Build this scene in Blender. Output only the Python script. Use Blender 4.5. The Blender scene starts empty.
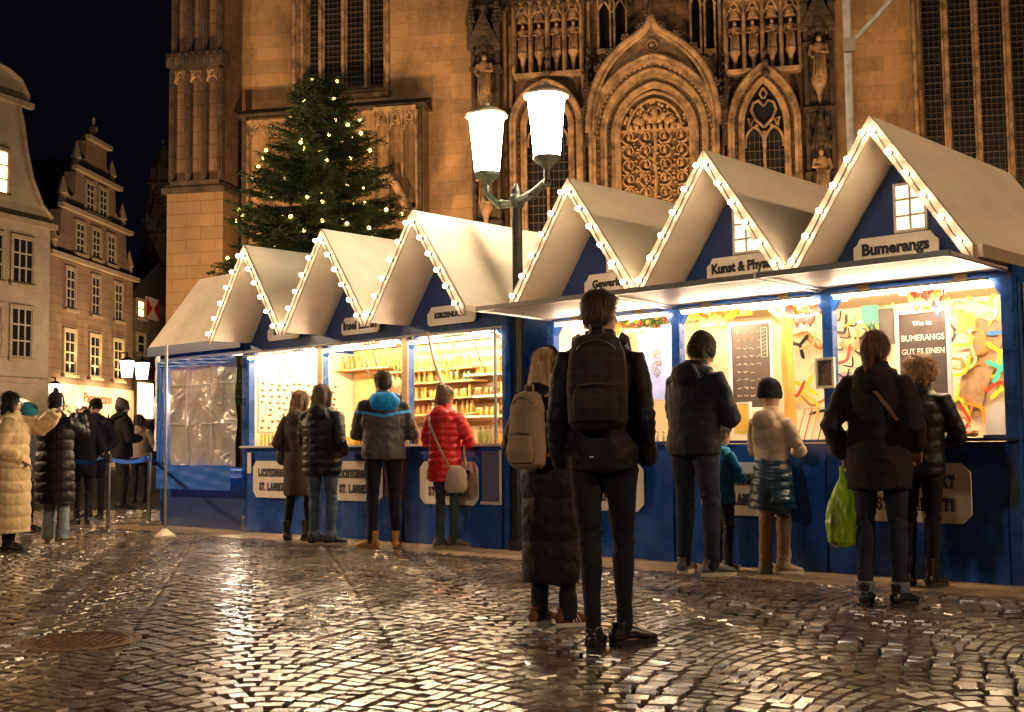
import bpy, bmesh, math, random
import numpy as np
from mathutils import Vector, Matrix
random.seed(7); rng=np.random.default_rng(7)
R_=math.radians
scene=bpy.context.scene; COL=scene.collection
# ---------------------------------------------------------------- camera
F_=1200.0; PITCH=math.atan(86/1200.0); ROLL=R_(-0.7); CH=1.07
CM=(Matrix.Rotation(math.pi/2+PITCH,3,'X')@Matrix.Rotation(ROLL,3,'Z'))
CAMP=Vector((0,0,CH))
cam=bpy.data.cameras.new('camera'); camo=bpy.data.objects.new('camera',cam); COL.objects.link(camo)
cam.sensor_width=36; cam.lens=F_/1024*36; cam.clip_end=600; cam.clip_start=.05
camo.matrix_world=Matrix.Translation(CAMP)@CM.to_4x4(); scene.camera=camo
def ray(x,y): return (CM@Vector(((x-512)/F_,(356-y)/F_,-1))).normalized()
def ground(x,y,z=0.0):
    v=ray(x,y); return CAMP+v*((z-CH)/v.z)
def hplane(x,y,P,n):
    v=ray(x,y); return CAMP+v*((Vector(P)-CAMP).dot(n)/v.dot(n))
class Fr:
    "a facade frame: local x along the facade, local y into it, z up"
    def __init__(s,o,ang):
        a=R_(ang); s.o=Vector(o); s.a=a; s.d=Vector((math.cos(a),math.sin(a),0)); s.y=Vector((-math.sin(a),math.cos(a),0))
    def px(s,x,y,out=0.0):
        P=hplane(x,y,s.o-s.y*out,s.y); q=P-s.o; return q.dot(s.d),P.z
    def w(s,t,y,z): return s.o+s.d*t+s.y*y+Vector((0,0,z))
# ---------------------------------------------------------------- materials
MATS={}
def M(name,col=(.5,.5,.5),rough=.6,metal=0.,var=0.,scale=6.,bump=0.,bscale=40.,spec=.5,coat=0.,sheen=0.,emis=None,es=0.,trans=0.,stretch=(1,1,1),col2=None,alpha=1.,bdist=.01,rvar=0.,sss=0.):
    if name in MATS: return MATS[name]
    m=bpy.data.materials.new(name); m.use_nodes=True; nt=m.node_tree; b=nt.nodes['Principled BSDF']; L=nt.links
    def I(k,v):
        if k in b.inputs: b.inputs[k].default_value=v
    I('Base Color',(*col,1)); I('Roughness',rough); I('Metallic',metal); I('Specular IOR Level',spec); I('Coat Weight',coat); I('Sheen Weight',sheen)
    I('Transmission Weight',trans); I('Alpha',alpha)
    if sss: I('Subsurface Weight',sss); I('Subsurface Radius',(.02,.008,.004))
    if emis: I('Emission Color',(*emis,1)); I('Emission Strength',es)
    if var or col2 or bump or rvar:
        tc=nt.nodes.new('ShaderNodeTexCoord'); mp=nt.nodes.new('ShaderNodeMapping'); mp.inputs['Scale'].default_value=stretch
        L.new(tc.outputs['Object'],mp.inputs['Vector'])
    if var or col2:
        n=nt.nodes.new('ShaderNodeTexNoise'); n.inputs['Scale'].default_value=scale; n.inputs['Detail'].default_value=8; n.inputs['Roughness'].default_value=.65
        L.new(mp.outputs[0],n.inputs['Vector'])
        r=nt.nodes.new('ShaderNodeValToRGB'); e=r.color_ramp.elements
        c2=col2 if col2 else tuple(c*(1-var) for c in col); c1=tuple(min(1,c*(1+var)) for c in col) if not col2 else col
        e[0].position=.36; e[0].color=(*c2,1); e[1].position=.64; e[1].color=(*c1,1)
        L.new(n.outputs['Fac'],r.inputs['Fac']); L.new(r.outputs['Color'],b.inputs['Base Color'])
        if rvar:
            mr=nt.nodes.new('ShaderNodeMapRange'); mr.inputs['From Min'].default_value=.35; mr.inputs['From Max'].default_value=.65
            mr.inputs['To Min'].default_value=max(0.02,rough-rvar); mr.inputs['To Max'].default_value=min(1,rough+rvar)
            L.new(n.outputs['Fac'],mr.inputs['Value']); L.new(mr.outputs[0],b.inputs['Roughness'])
    if bump:
        n2=nt.nodes.new('ShaderNodeTexNoise'); n2.inputs['Scale'].default_value=bscale; n2.inputs['Detail'].default_value=5
        L.new(mp.outputs[0],n2.inputs['Vector'])
        bp=nt.nodes.new('ShaderNodeBump'); bp.inputs['Strength'].default_value=bump; bp.inputs['Distance'].default_value=bdist
        L.new(n2.outputs['Fac'],bp.inputs['Height']); L.new(bp.outputs['Normal'],b.inputs['Normal'])
    MATS[name]=m; return m
def brickmat(name,c1,c2,mortar,bw=.9,bh=.38,rough=.85,stain=(.05,.04,.03),stain_amt=.5,bumps=.6,msize=.012,nscale=.5,amp=.35):
    if name in MATS: return MATS[name]
    m=bpy.data.materials.new(name); m.use_nodes=True; nt=m.node_tree; b=nt.nodes['Principled BSDF']; L=nt.links
    N=nt.nodes.new
    b.inputs['Roughness'].default_value=rough
    tc=N('ShaderNodeTexCoord'); sp=N('ShaderNodeSeparateXYZ'); L.new(tc.outputs['Object'],sp.inputs[0])
    ad=N('ShaderNodeMath'); ad.operation='ADD'; L.new(sp.outputs[0],ad.inputs[0]); L.new(sp.outputs[1],ad.inputs[1])
    cb=N('ShaderNodeCombineXYZ'); L.new(ad.outputs[0],cb.inputs[0]); L.new(sp.outputs[2],cb.inputs[1])
    wn=N('ShaderNodeTexNoise'); wn.inputs['Scale'].default_value=1.5; L.new(tc.outputs['Object'],wn.inputs['Vector'])
    mxv=N('ShaderNodeVectorMath'); mxv.operation='MULTIPLY_ADD'; L.new(wn.outputs['Color'],mxv.inputs[0]); mxv.inputs[1].default_value=(.07,.05,0); L.new(cb.outputs[0],mxv.inputs[2])
    bt=N('ShaderNodeTexBrick'); bt.inputs['Scale'].default_value=1; bt.inputs['Brick Width'].default_value=bw; bt.inputs['Row Height'].default_value=bh
    bt.inputs['Mortar Size'].default_value=msize; bt.inputs['Mortar Smooth'].default_value=.3; bt.inputs['Bias'].default_value=-.1
    bt.inputs['Color1'].default_value=(*c1,1); bt.inputs['Color2'].default_value=(*c2,1); bt.inputs['Mortar'].default_value=(*mortar,1)
    L.new(mxv.outputs[0],bt.inputs['Vector'])
    # a second, coarser brick layer recolours single blocks
    bt2=N('ShaderNodeTexBrick'); bt2.inputs['Scale'].default_value=1; bt2.inputs['Brick Width'].default_value=bw; bt2.inputs['Row Height'].default_value=bh; bt2.offset=bt.offset
    bt2.inputs['Mortar Size'].default_value=0; bt2.inputs['Color1'].default_value=(1-amp,1-amp,1-amp,1); bt2.inputs['Color2'].default_value=(1+amp*.6,1+amp*.5,1+amp*.35,1)
    L.new(mxv.outputs[0],bt2.inputs['Vector'])
    mu=N('ShaderNodeMix'); mu.data_type='RGBA'; mu.blend_type='MULTIPLY'; mu.inputs['Factor'].default_value=1
    L.new(bt.outputs['Color'],mu.inputs['A']); L.new(bt2.outputs['Color'],mu.inputs['B'])
    n=N('ShaderNodeTexNoise'); n.inputs['Scale'].default_value=nscale; n.inputs['Detail'].default_value=10; n.inputs['Roughness'].default_value=.7
    mp=N('ShaderNodeMapping'); mp.inputs['Scale'].default_value=(1,1,.55); L.new(tc.outputs['Object'],mp.inputs[0]); L.new(mp.outputs[0],n.inputs['Vector'])
    rp=N('ShaderNodeValToRGB'); rp.color_ramp.elements[0].position=.45; rp.color_ramp.elements[0].color=(0,0,0,1); rp.color_ramp.elements[1].position=.62; rp.color_ramp.elements[1].color=(stain_amt,)*3+(1,)
    L.new(n.outputs['Fac'],rp.inputs[0])
    m2=N('ShaderNodeMix'); m2.data_type='RGBA'; L.new(rp.outputs[0],m2.inputs['Factor']); L.new(mu.outputs['Result'],m2.inputs['A']); m2.inputs['B'].default_value=(*stain,1)
    L.new(m2.outputs['Result'],b.inputs['Base Color'])
    n3=N('ShaderNodeTexNoise'); n3.inputs['Scale'].default_value=9; n3.inputs['Detail'].default_value=6; L.new(tc.outputs['Object'],n3.inputs['Vector'])
    a2=N('ShaderNodeMath'); a2.operation='MULTIPLY_ADD'; L.new(bt.outputs['Fac'],a2.inputs[0]); a2.inputs[1].default_value=-1; L.new(n3.outputs['Fac'],a2.inputs[2])
    bp=N('ShaderNodeBump'); bp.inputs['Strength'].default_value=bumps; bp.inputs['Distance'].default_value=.02; L.new(a2.outputs[0],bp.inputs['Height']); L.new(bp.outputs[0],b.inputs['Normal'])
    MATS[name]=m; return m
# ---------------------------------------------------------------- mesh builder
def frame_of(t):
    t=t.normalized(); a=Vector((0,0,1)) if abs(t.z)<.95 else Vector((0,1,0))
    u=t.cross(a).normalized(); return u,u.cross(t).normalized()
class MB:
    def __init__(s): s.v=[]; s.f=[]
    def add(s,vs,fs):
        o=len(s.v); s.v+=[tuple(v) for v in vs]; s.f+=[tuple(i+o for i in f) for f in fs]; return s
    def box(s,x0,x1,y0,y1,z0,z1,mx=None):
        vs=[Vector((x,y,z)) for z in (z0,z1) for y in (y0,y1) for x in (x0,x1)]
        if mx: vs=[mx@v for v in vs]
        return s.add(vs,[(0,2,3,1),(4,5,7,6),(0,1,5,4),(2,6,7,3),(0,4,6,2),(1,3,7,5)])
    def bar(s,a,b,w,h,up=(0,0,1)):
        a=Vector(a); b=Vector(b); t=(b-a).normalized(); up=Vector(up)
        if abs(t.dot(up))>.98: up=Vector((0,1,0))
        u=t.cross(up).normalized()*w/2; n=u.cross(t).normalized()*h/2
        vs=[p+i*u+j*n for p in (a,b) for i,j in ((-1,-1),(1,-1),(1,1),(-1,1))]
        return s.add(vs,[(0,3,2,1),(4,5,6,7),(0,1,5,4),(1,2,6,5),(2,3,7,6),(3,0,4,7)])
    def rings(s,rs,n=16,cap=True):
        vs=[];fs=[]
        for c,ax,ay in rs:
            for k in range(n):
                a=2*math.pi*k/n; vs.append(Vector(c)+Vector(ax)*math.cos(a)+Vector(ay)*math.sin(a))
        m=len(rs)
        for i in range(m-1):
            for k in range(n):
                fs.append((i*n+k,i*n+(k+1)%n,(i+1)*n+(k+1)%n,(i+1)*n+k))
        if cap: fs.append(tuple(reversed(range(n)))); fs.append(tuple((m-1)*n+k for k in range(n)))
        return s.add(vs,fs)
    def tube(s,pts,r,n=10,cap=True,round_=False):
        pts=[Vector(p) for p in pts]; m=len(pts)
        if not isinstance(r,(list,tuple)): r=[r]*m
        u=None; rs=[]
        for i,p in enumerate(pts):
            t=(pts[min(i+1,m-1)]-pts[max(i-1,0)])
            if t.length<1e-9: t=Vector((0,0,1))
            t.normalize()
            if u is None: u,v=frame_of(t)
            else:
                u=(u-t*u.dot(t))
                u=u.normalized() if u.length>1e-6 else frame_of(t)[0]
            v=t.cross(u).normalized()
            if round_ and i==0: rs.append((p-t*r[0]*.8,u*r[0]*.5,v*r[0]*.5))
            rs.append((p,u*r[i],v*r[i]))
            if round_ and i==m-1: rs.append((p+t*r[i]*.8,u*r[i]*.5,v*r[i]*.5))
        return s.rings(rs,n,cap)
    def ell(s,c,r,n=14,m=9,mx=None):
        c=Vector(c); r=(r,r,r) if not hasattr(r,'__len__') else r
        vs=[];fs=[]
        for i in range(1,m):
            ph=math.pi*i/m
            for k in range(n):
                a=2*math.pi*k/n; vs.append(Vector((r[0]*math.sin(ph)*math.cos(a),r[1]*math.sin(ph)*math.sin(a),-r[2]*math.cos(ph))))
        vs.append(Vector((0,0,-r[2]))); vs.append(Vector((0,0,r[2]))); B=len(vs)-2;T=B+1
        for i in range(m-2):
            for k in range(n): fs.append((i*n+k,i*n+(k+1)%n,(i+1)*n+(k+1)%n,(i+1)*n+k))
        for k in range(n):
            fs.append((B,(k+1)%n,k)); fs.append((T,(m-2)*n+k,(m-2)*n+(k+1)%n))
        if mx: vs=[mx@v for v in vs]
        return s.add([v+c for v in vs],fs)
    def lathe(s,prof,c=(0,0,0),n=20,cap=True):
        c=Vector(c); return s.rings([(c+Vector((0,0,z)),(r,0,0),(0,r,0)) for r,z in prof],n,cap)
    def prism(s,poly,y0,y1):
        "polygon in (x,z), counter-clockwise seen from -y, extruded y0..y1"
        n=len(poly); vs=[(x,y0,z) for x,z in poly]+[(x,y1,z) for x,z in poly]
        return s.add(vs,[tuple(range(n)),tuple(reversed(range(n,2*n)))]+[(i,i+n,(i+1)%n+n,(i+1)%n) for i in range(n)])
    def band(s,pa,pb,y0,y1):
        "closed solid strip between two open paths (x,z) of equal length"
        n=len(pa); vs=[(x,y0,z) for x,z in pa]+[(x,y0,z) for x,z in pb]+[(x,y1,z) for x,z in pa]+[(x,y1,z) for x,z in pb]
        fs=[]
        for i in range(n-1):
            fs+=[(i,i+1,n+i+1,n+i),(2*n+i,3*n+i,3*n+i+1,2*n+i+1),(i,2*n+i,2*n+i+1,i+1),(n+i,n+i+1,3*n+i+1,3*n+i)]
        fs+=[(0,n,3*n,2*n),(n-1,3*n-1,4*n-1,2*n-1)]
        return s.add(vs,fs)
    def xform(s,mx): s.v=[tuple(mx@Vector(v)) for v in s.v]; return s
    def mesh(s,name,smooth=None):
        me=bpy.data.meshes.new(name); me.from_pydata(s.v,[],s.f); me.update()
        if smooth is not None:
            me.shade_smooth(); me.set_sharp_from_angle(angle=R_(smooth))
        return me
    def build(s,name,mat,parent=None,smooth=None,bevel=0,label=None):
        me=s.mesh(name,None)
        bm=bmesh.new(); bm.from_mesh(me)
        bmesh.ops.recalc_face_normals(bm,faces=bm.faces)
        if bevel: bmesh.ops.bevel(bm,geom=[e for e in bm.edges if len(e.link_faces)==2 and e.calc_face_angle(0)>.6],offset=bevel,segments=2,affect='EDGES',clamp_overlap=True)
        bm.to_mesh(me); bm.free()
        if bevel and smooth is None: smooth=40
        if smooth is not None: me.shade_smooth(); me.set_sharp_from_angle(angle=R_(smooth))
        me.materials.append(mat); return link(name,me,parent,label)
def link(name,me,parent=None,label=None):
    o=bpy.data.objects.new(name,me); COL.objects.link(o)
    if parent is not None: o.parent=parent
    if label: o['label']=label
    return o
def tag(o,label,cat=None,group=None,kind=None):
    if label: o['label']=label
    if cat: o['category']=cat
    if group: o['group']=group
    if kind: o['kind']=kind
    return o
def thing(name,label,cat,loc=(0,0,0),rz=0.,group=None):
    o=bpy.data.objects.new(name,None); COL.objects.link(o); o.empty_display_size=.2
    o.location=loc; o.rotation_euler=(0,0,rz); tag(o,label,cat,group); return o
def copy_tree(o,parent=None):
    c=o.copy(); COL.objects.link(c); c.parent=parent
    for ch in list(o.children): copy_tree(ch,c)
    return c
# ---------------------------------------------------------------- lettering
GL={'L':([[(0,0),(0,1)],[(0,0),(.55,0),(.55,.25)]],.6,[(0,1),(0,0)]),'I':([[(.1,0),(.1,1)]],.2,[(.1,0),(.1,1)]),
'C':([[(.6,.78),(.5,.95),(.3,1),(.12,.9),(.03,.7),(.0,.5),(.03,.3),(.12,.1),(.3,0),(.5,.05),(.6,.25)],[(.6,.7),(.6,1)]],.62,[]),
'H':([[(.05,0),(.05,1)],[(.6,0),(.6,1)],[(.05,.52),(.6,.52)]],.65,[(.05,0),(.05,1),(.6,0),(.6,1)]),
'T':([[(.3,0),(.3,1)],[(0,.75),(0,1),(.6,1),(.6,.75)]],.6,[(.3,0)]),
'E':([[(0,0),(0,1)],[(0,1),(.55,1),(.55,.78)],[(0,.52),(.38,.52)],[(0,0),(.57,0),(.57,.24)]],.58,[(0,0),(0,1)]),
'R':([[(.03,0),(.03,1)],[(.03,1),(.4,1),(.54,.9),(.56,.75),(.52,.6),(.4,.5),(.03,.5)],[(.36,.5),(.48,.35),(.56,.05),(.66,0)]],.64,[(.03,0),(.03,1)]),
'M':([[(.03,0),(.03,1)],[(.03,1),(.38,.3),(.73,1)],[(.73,0),(.73,1)]],.76,[(.03,0),(.73,0),(.0,1),(.76,1)]),
'A':([[(.05,0),(.33,1),(.61,0)],[(.15,.32),(.51,.32)]],.66,[(.05,0),(.61,0)]),
'K':([[(.03,0),(.03,1)],[(.6,1),(.06,.42)],[(.26,.6),(.62,0)]],.65,[(.03,0),(.03,1),(.58,1),(.62,0)]),
'S':([[(.52,.72),(.5,.9),(.38,1),(.18,1),(.05,.88),(.05,.68),(.18,.56),(.4,.47),(.53,.35),(.53,.14),(.4,.0),(.18,0),(.05,.1),(.02,.3)]],.56,[]),
'B':([[(.03,0),(.03,1)],[(.03,1),(.38,1),(.5,.9),(.5,.65),(.38,.53),(.03,.53)],[(.38,.53),(.55,.42),(.56,.12),(.42,0),(.03,0)]],.6,[(.03,0),(.03,1)]),
'.':([[(.05,0),(.05,.1)]],.15,[])}
def slab_text(mb,s,cx,z,h,y=0,th=.004,sw=.17,gap=.24,wide=1.0):
    W=0
    for c in s: W+= .35 if c==' ' else GL[c][1]*wide+gap
    x=-W/2*h+gap/2*h
    for c in s:
        if c==' ': x+=.35*h; continue
        st,w,sl=GL[c]
        for pl in st:
            for a,b in zip(pl,pl[1:]):
                A=Vector((cx+x+a[0]*h*wide,y,z+a[1]*h)); B=Vector((cx+x+b[0]*h*wide,y,z+b[1]*h)); d=(B-A).normalized()*sw*h*.35
                mb.bar(A-d,B+d,sw*h,th,up=(0,1,0)); y-=.00003
        for a in sl:
            X=cx+x+a[0]*h*wide; Z=z+a[1]*h
            mb.box(X-.16*h,X+.16*h,y-th/2,y+th/2,Z-.055*h,Z+.055*h); y-=.00003
        x+=(w*wide+gap)*h
def text_mesh(body,size,mat,parent,x,y,z,bold=0.,name='lettering',ext=.002,align='CENTER'):
    cu=bpy.data.curves.new('txt','FONT'); cu.body=body; cu.size=size; cu.align_x=align; cu.offset=bold; cu.extrude=ext; cu.resolution_u=2; cu.space_line=.95
    o=bpy.data.objects.new('txt',cu); COL.objects.link(o)
    me=bpy.data.meshes.new_from_object(o.evaluated_get(bpy.context.evaluated_depsgraph_get())); bpy.data.objects.remove(o); bpy.data.curves.remove(cu)
    me.transform(Matrix.Translation((x,y,z))@Matrix.Rotation(math.pi/2,4,'X')); me.materials.clear(); me.materials.append(mat); me.name=name
    return link(name,me,parent)
# ---------------------------------------------------------------- world
w=bpy.data.worlds.new('World'); scene.world=w; w.use_nodes=True
nt=w.node_tree; bg=nt.nodes['Background']
sk=nt.nodes.new('ShaderNodeTexSky'); sk.sky_type='NISHITA'; sk.sun_disc=False; sk.sun_elevation=R_(-6); sk.sun_rotation=R_(200)
mxn=nt.nodes.new('ShaderNodeMix'); mxn.data_type='RGBA'; mxn.inputs['Factor'].default_value=.06
mxn.inputs['A'].default_value=(.0004,.0004,.0010,1); nt.links.new(sk.outputs[0],mxn.inputs['B'])
nt.links.new(mxn.outputs['Result'],bg.inputs['Color']); bg.inputs['Strength'].default_value=1.0
scene.view_settings.view_transform='Standard'; scene.view_settings.look='None'; scene.view_settings.exposure=2.05; scene.view_settings.gamma=1
scene.cycles.use_denoising=True; scene.cycles.max_bounces=7; scene.cycles.transparent_max_bounces=12
scene.cycles.sample_clamp_indirect=4.0; scene.cycles.caustics_reflective=False; scene.cycles.caustics_refractive=False
scene.cycles.use_light_tree=True
def spot(name,loc,tgt,power,col,size=70,rad=.25,blend=.6):
    l=bpy.data.lights.new(name,'SPOT'); l.energy=power; l.color=col; l.spot_size=R_(size); l.shadow_soft_size=rad; l.spot_blend=blend
    o=bpy.data.objects.new(name,l); COL.objects.link(o); o.location=loc
    o.rotation_euler=(Vector(tgt)-Vector(loc)).to_track_quat('-Z','Y').to_euler(); return o
def point(name,loc,power,col,rad=.15):
    l=bpy.data.lights.new(name,'POINT'); l.energy=power; l.color=col; l.shadow_soft_size=rad
    o=bpy.data.objects.new(name,l); COL.objects.link(o); o.location=loc; return o
def area(name,loc,tgt,power,col,sx,sy):
    l=bpy.data.lights.new(name,'AREA'); l.energy=power; l.color=col; l.shape='RECTANGLE'; l.size=sx; l.size_y=sy
    o=bpy.data.objects.new(name,l); COL.objects.link(o); o.location=loc
    o.rotation_euler=(Vector(tgt)-Vector(loc)).to_track_quat('-Z','Y').to_euler(); return o
# ---------------------------------------------------------------- frames
SF=Fr((1.1455,11.056,0),-42.84)      # stall fronts
KF=Fr((3.5,30,0),-11)                # church front
AF=Fr((-21.7,56,0),68.8)             # plastered gabled house
BF=Fr((-22.2,57,0),85.1)             # stone gabled house
# ---------------------------------------------------------------- ground
def ground_mat():
    m=bpy.data.materials.new('wet_setts'); m.use_nodes=True; nt=m.node_tree; b=nt.nodes['Principled BSDF']; L=nt.links; N=nt.nodes.new
    tc=N('ShaderNodeTexCoord')
    at=N('ShaderNodeAttribute'); at.attribute_name='tone'; at.attribute_type='GEOMETRY'
    n=N('ShaderNodeTexNoise'); n.inputs['Scale'].default_value=30; n.inputs['Detail'].default_value=8; L.new(tc.outputs['Object'],n.inputs['Vector'])
    ad=N('ShaderNodeMath'); ad.operation='MULTIPLY_ADD'; L.new(n.outputs['Fac'],ad.inputs[0]); ad.inputs[1].default_value=.5; L.new(at.outputs['Fac'],ad.inputs[2])
    r=N('ShaderNodeValToRGB'); e=r.color_ramp.elements; e[0].position=.15; e[0].color=(.035,.026,.022,1); e[1].position=1.2 if False else 1; e[1].color=(.30,.20,.145,1)
    x=r.color_ramp.elements.new(.6); x.color=(.155,.105,.078,1)
    L.new(ad.outputs[0],r.inputs[0]); L.new(r.outputs[0],b.inputs['Base Color'])
    n2=N('ShaderNodeTexNoise'); n2.inputs['Scale'].default_value=.9; n2.inputs['Detail'].default_value=4; L.new(tc.outputs['Object'],n2.inputs['Vector'])
    mr=N('ShaderNodeMapRange'); mr.inputs['From Min'].default_value=.35; mr.inputs['From Max'].default_value=.65; mr.inputs['To Min'].default_value=.20; mr.inputs['To Max'].default_value=.34
    L.new(n2.outputs['Fac'],mr.inputs['Value']); L.new(mr.outputs[0],b.inputs['Roughness'])
    n3=N('ShaderNodeTexNoise'); n3.inputs['Scale'].default_value=75; n3.inputs['Detail'].default_value=4; L.new(tc.outputs['Object'],n3.inputs['Vector'])
    bp=N('ShaderNodeBump'); bp.inputs['Strength'].default_value=.22; bp.inputs['Distance'].default_value=.003; L.new(n3.outputs['Fac'],bp.inputs['Height']); L.new(bp.outputs[0],b.inputs['Normal'])
    b.inputs['Specular IOR Level'].default_value=.9; b.inputs['Coat Weight'].default_value=.45; b.inputs['Coat Roughness'].default_value=.24; L.new(bp.outputs[0],b.inputs['Coat Normal'])
    return m
MB().box(-300,300,-120,500,-.6,-.028).build('ground',M('joint_sand',(.006,.005,.004),.9,var=.3,scale=3,bump=.6,bscale=9,bdist=.05)).__setitem__('kind','structure')
W=1.40; A_=.52; rs_=.108
th=R_(12); ct,st_=math.cos(th),math.sin(th)
cen=[];ang=[];half=[]
prng=random.Random(3)
for c in range(-20,22):
    for k in range(-60,330):
        v=k*rs_
        # arc from -W/2..W/2 by arc length
        us=np.linspace(-W/2,W/2,60); vs=A_*np.cos(math.pi*us/W); L_=np.concatenate([[0],np.cumsum(np.hypot(np.diff(us),np.diff(vs)))])
        n=15; off=(k%2)*.5
        cuts=(np.arange(n+1)+prng.uniform(-.06,.06)+off*.0)/n
        cuts=[0]+[min(.985,max(.015,(j+off*.9+prng.uniform(-.17,.17))/n)) for j in range(1,n)]+[1]
        U0=c*W; 
        X=ct*U0-st_*v; Y=st_*U0+ct*v
        if Y<3.2 or Y>21 or abs(X)>.46*Y+1.6: continue
        for j in range(n):
            if cuts[j+1]-cuts[j]<.03: continue
            lm=(cuts[j]+cuts[j+1])/2*L_[-1]; ln=(cuts[j+1]-cuts[j])*L_[-1]
            u=np.interp(lm,L_,us); vv=v+A_*math.cos(math.pi*u/W); sl=-A_*math.pi/W*math.sin(math.pi*u/W); a=math.atan(sl)
            x=U0+u; 
            wx=ct*x-st_*vv; wy=st_*x+ct*vv
            q=Vector((wx,wy,0))-SF.o; s=-q.dot(SF.y); t=q.dot(SF.d)
            if s<.74 and t>-8.6: continue
            if t<=-8.6 and wy>20.5: continue
            if math.hypot((wx+2.42),(wy-6.75))<.33: continue
            cen.append((wx,wy)); ang.append(a+th); half.append((ln/2*prng.uniform(.86,.92),rs_*math.cos(a)/2*prng.uniform(.83,.90)))
cen=np.array(cen);ang=np.array(ang);half=np.array(half);N_=len(cen)
g=np.array([-1,-.84,.84,1.]); GX,GY=np.meshgrid(g,g); gx=GX.ravel(); gy=GY.ravel()
outer=(abs(gx)==1)|(abs(gy)==1); corner=(abs(gx)==1)&(abs(gy)==1)
fx=np.where(corner,.86,1.)
dz=rng.normal(0,.0018,N_); tx=rng.normal(0,.024,N_); ty=rng.normal(0,.026,N_)
lx=half[:,0:1]*(gx*fx)[None]+rng.normal(0,.0022,(N_,16)); ly=half[:,1:2]*(gy*fx)[None]+rng.normal(0,.0022,(N_,16))
lz=np.where(outer,-.026,.0)[None]+dz[:,None]+tx[:,None]*lx+ty[:,None]*ly+rng.normal(0,.0006,(N_,16))
ca,sa=np.cos(ang)[:,None],np.sin(ang)[:,None]
V=np.stack([cen[:,0:1]+ca*lx-sa*ly,cen[:,1:2]+sa*lx+ca*ly,lz],-1).reshape(-1,3)
base=np.array([(r*4+c,r*4+c+1,(r+1)*4+c+1,(r+1)*4+c) for r in range(3) for c in range(3)])
Fq=(base[None]+(np.arange(N_)*16)[:,None,None]).reshape(-1,4)
me=bpy.data.meshes.new('cobbled_square'); me.vertices.add(len(V)); me.vertices.foreach_set('co',V.astype(np.float32).ravel())
me.loops.add(Fq.size); me.loops.foreach_set('vertex_index',Fq.astype(np.int32).ravel()); me.polygons.add(len(Fq)); me.polygons.foreach_set('loop_start',np.arange(0,Fq.size,4,dtype=np.int32)); me.polygons.foreach_set('loop_total',np.full(len(Fq),4,dtype=np.int32))
me.update(calc_edges=True); me.validate()
at=me.attributes.new('tone','FLOAT','POINT'); at.data.foreach_set('value',np.repeat(np.clip(rng.normal(.25,.14,N_),-.2,.8),16).astype(np.float32))
me.shade_smooth(); me.set_sharp_from_angle(angle=R_(32)); me.materials.append(ground_mat())
tag(link('cobbled_square',me),None,kind='structure'); print('stones',N_)
# paving strip in front of and under the stalls
pv=brickmat('paving',(.50,.36,.22),(.42,.29,.17),(.05,.04,.03),bw=.6,bh=.4,rough=.42,stain=(.05,.04,.032),stain_amt=.6,nscale=3,amp=.2,bumps=.3)
def brick_floor():
    # same slabs laid flat: use x,y
    for n in pv.node_tree.nodes:
        if n.type=='COMBXYZ':
            sp=[q for q in pv.node_tree.nodes if q.type=='SEPXYZ'][0]
            pv.node_tree.links.new(sp.outputs[0],n.inputs[0]); pv.node_tree.links.new(sp.outputs[1],n.inputs[1])
brick_floor()
o=MB().box(-8.6,9,-.80,5.5,-.05,-.002).build('pavement',pv); o.location=SF.o; o.rotation_euler=(0,0,SF.a); tag(o,None,kind='structure')
# rusty manhole cover
mh=thing('manhole_cover','round rusty brown manhole cover set in the wet cobbles','manhole cover',(-2.42,6.75,0))
rust=M('rust_iron',(.16,.075,.035),.5,.5,var=.4,scale=14,bump=.5,bscale=60)
m_=MB(); m_.lathe([(.295,-.03),(.295,.000),(.27,.002),(.27,-.004),(0.001,-.004)],n=40)
m_.build('cover_plate',rust,mh,smooth=30)
m_=MB()
for i in range(-5,6):
    for j in range(-5,6):
        if math.hypot(i,j)<5.1: m_.box(i*.046-.016,i*.046+.016,j*.046-.007,j*.046+.007,-.004,.001)
m_.build('grip_pattern',rust,mh)
m_=MB(); m_.lathe([(.30,-.03),(.335,-.03),(.335,.001),(.30,.003)],n=40,cap=False); m_.build('frame_ring',rust,mh)
# ---------------------------------------------------------------- stalls
def bluemat():
    return M('blue_paint',(.012,.07,.30),.28,var=.25,scale=5,bump=.25,bscale=7,bdist=.03,coat=.3,rvar=.08)
BLUE=bluemat()
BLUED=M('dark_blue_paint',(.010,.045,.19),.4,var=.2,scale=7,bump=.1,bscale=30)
TARP=M('blue_tarpaulin',(.012,.075,.38),.30,var=.15,scale=4,bump=.45,bscale=4,bdist=.05,rvar=.06)
WHT=M('white_board',(.72,.66,.57),.5,var=.06,scale=8,bump=.06,bscale=50)
VRG=M('verge_paint',(.36,.27,.22),.5,var=.06,scale=8)
CRM=M('cream_roof_board',(.82,.72,.58),.62,var=.13,scale=1.6,bump=.12,bscale=14,stretch=(1,.4,1))
BULB=M('lit_bulb',(1,.9,.7),.3,emis=(1,.76,.46),es=25)
SOCK=M('bulb_socket',(.05,.05,.05),.5)
INW=M('inside_wall_white',(.85,.74,.55),.6,var=.05,scale=5)
PINE=M('pine_wood',(.62,.38,.16),.5,var=.15,scale=4,stretch=(1,1,8),bump=.1)
ORW=M('orange_wood',(.68,.27,.05),.4,var=.2,scale=4,stretch=(6,6,1),bump=.1)
STEEL=M('brushed_steel',(.55,.55,.55),.28,1.,var=.1,scale=30)
ALU=M('grey_aluminium',(.42,.41,.40),.38,.9,var=.08,scale=12)
BLK=M('black_rubber',(.012,.012,.012),.5)
INK=M('sign_ink',(.02,.016,.02),.6)
SIGN=M('sign_board',(.84,.77,.68),.5,var=.05,scale=9)
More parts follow.
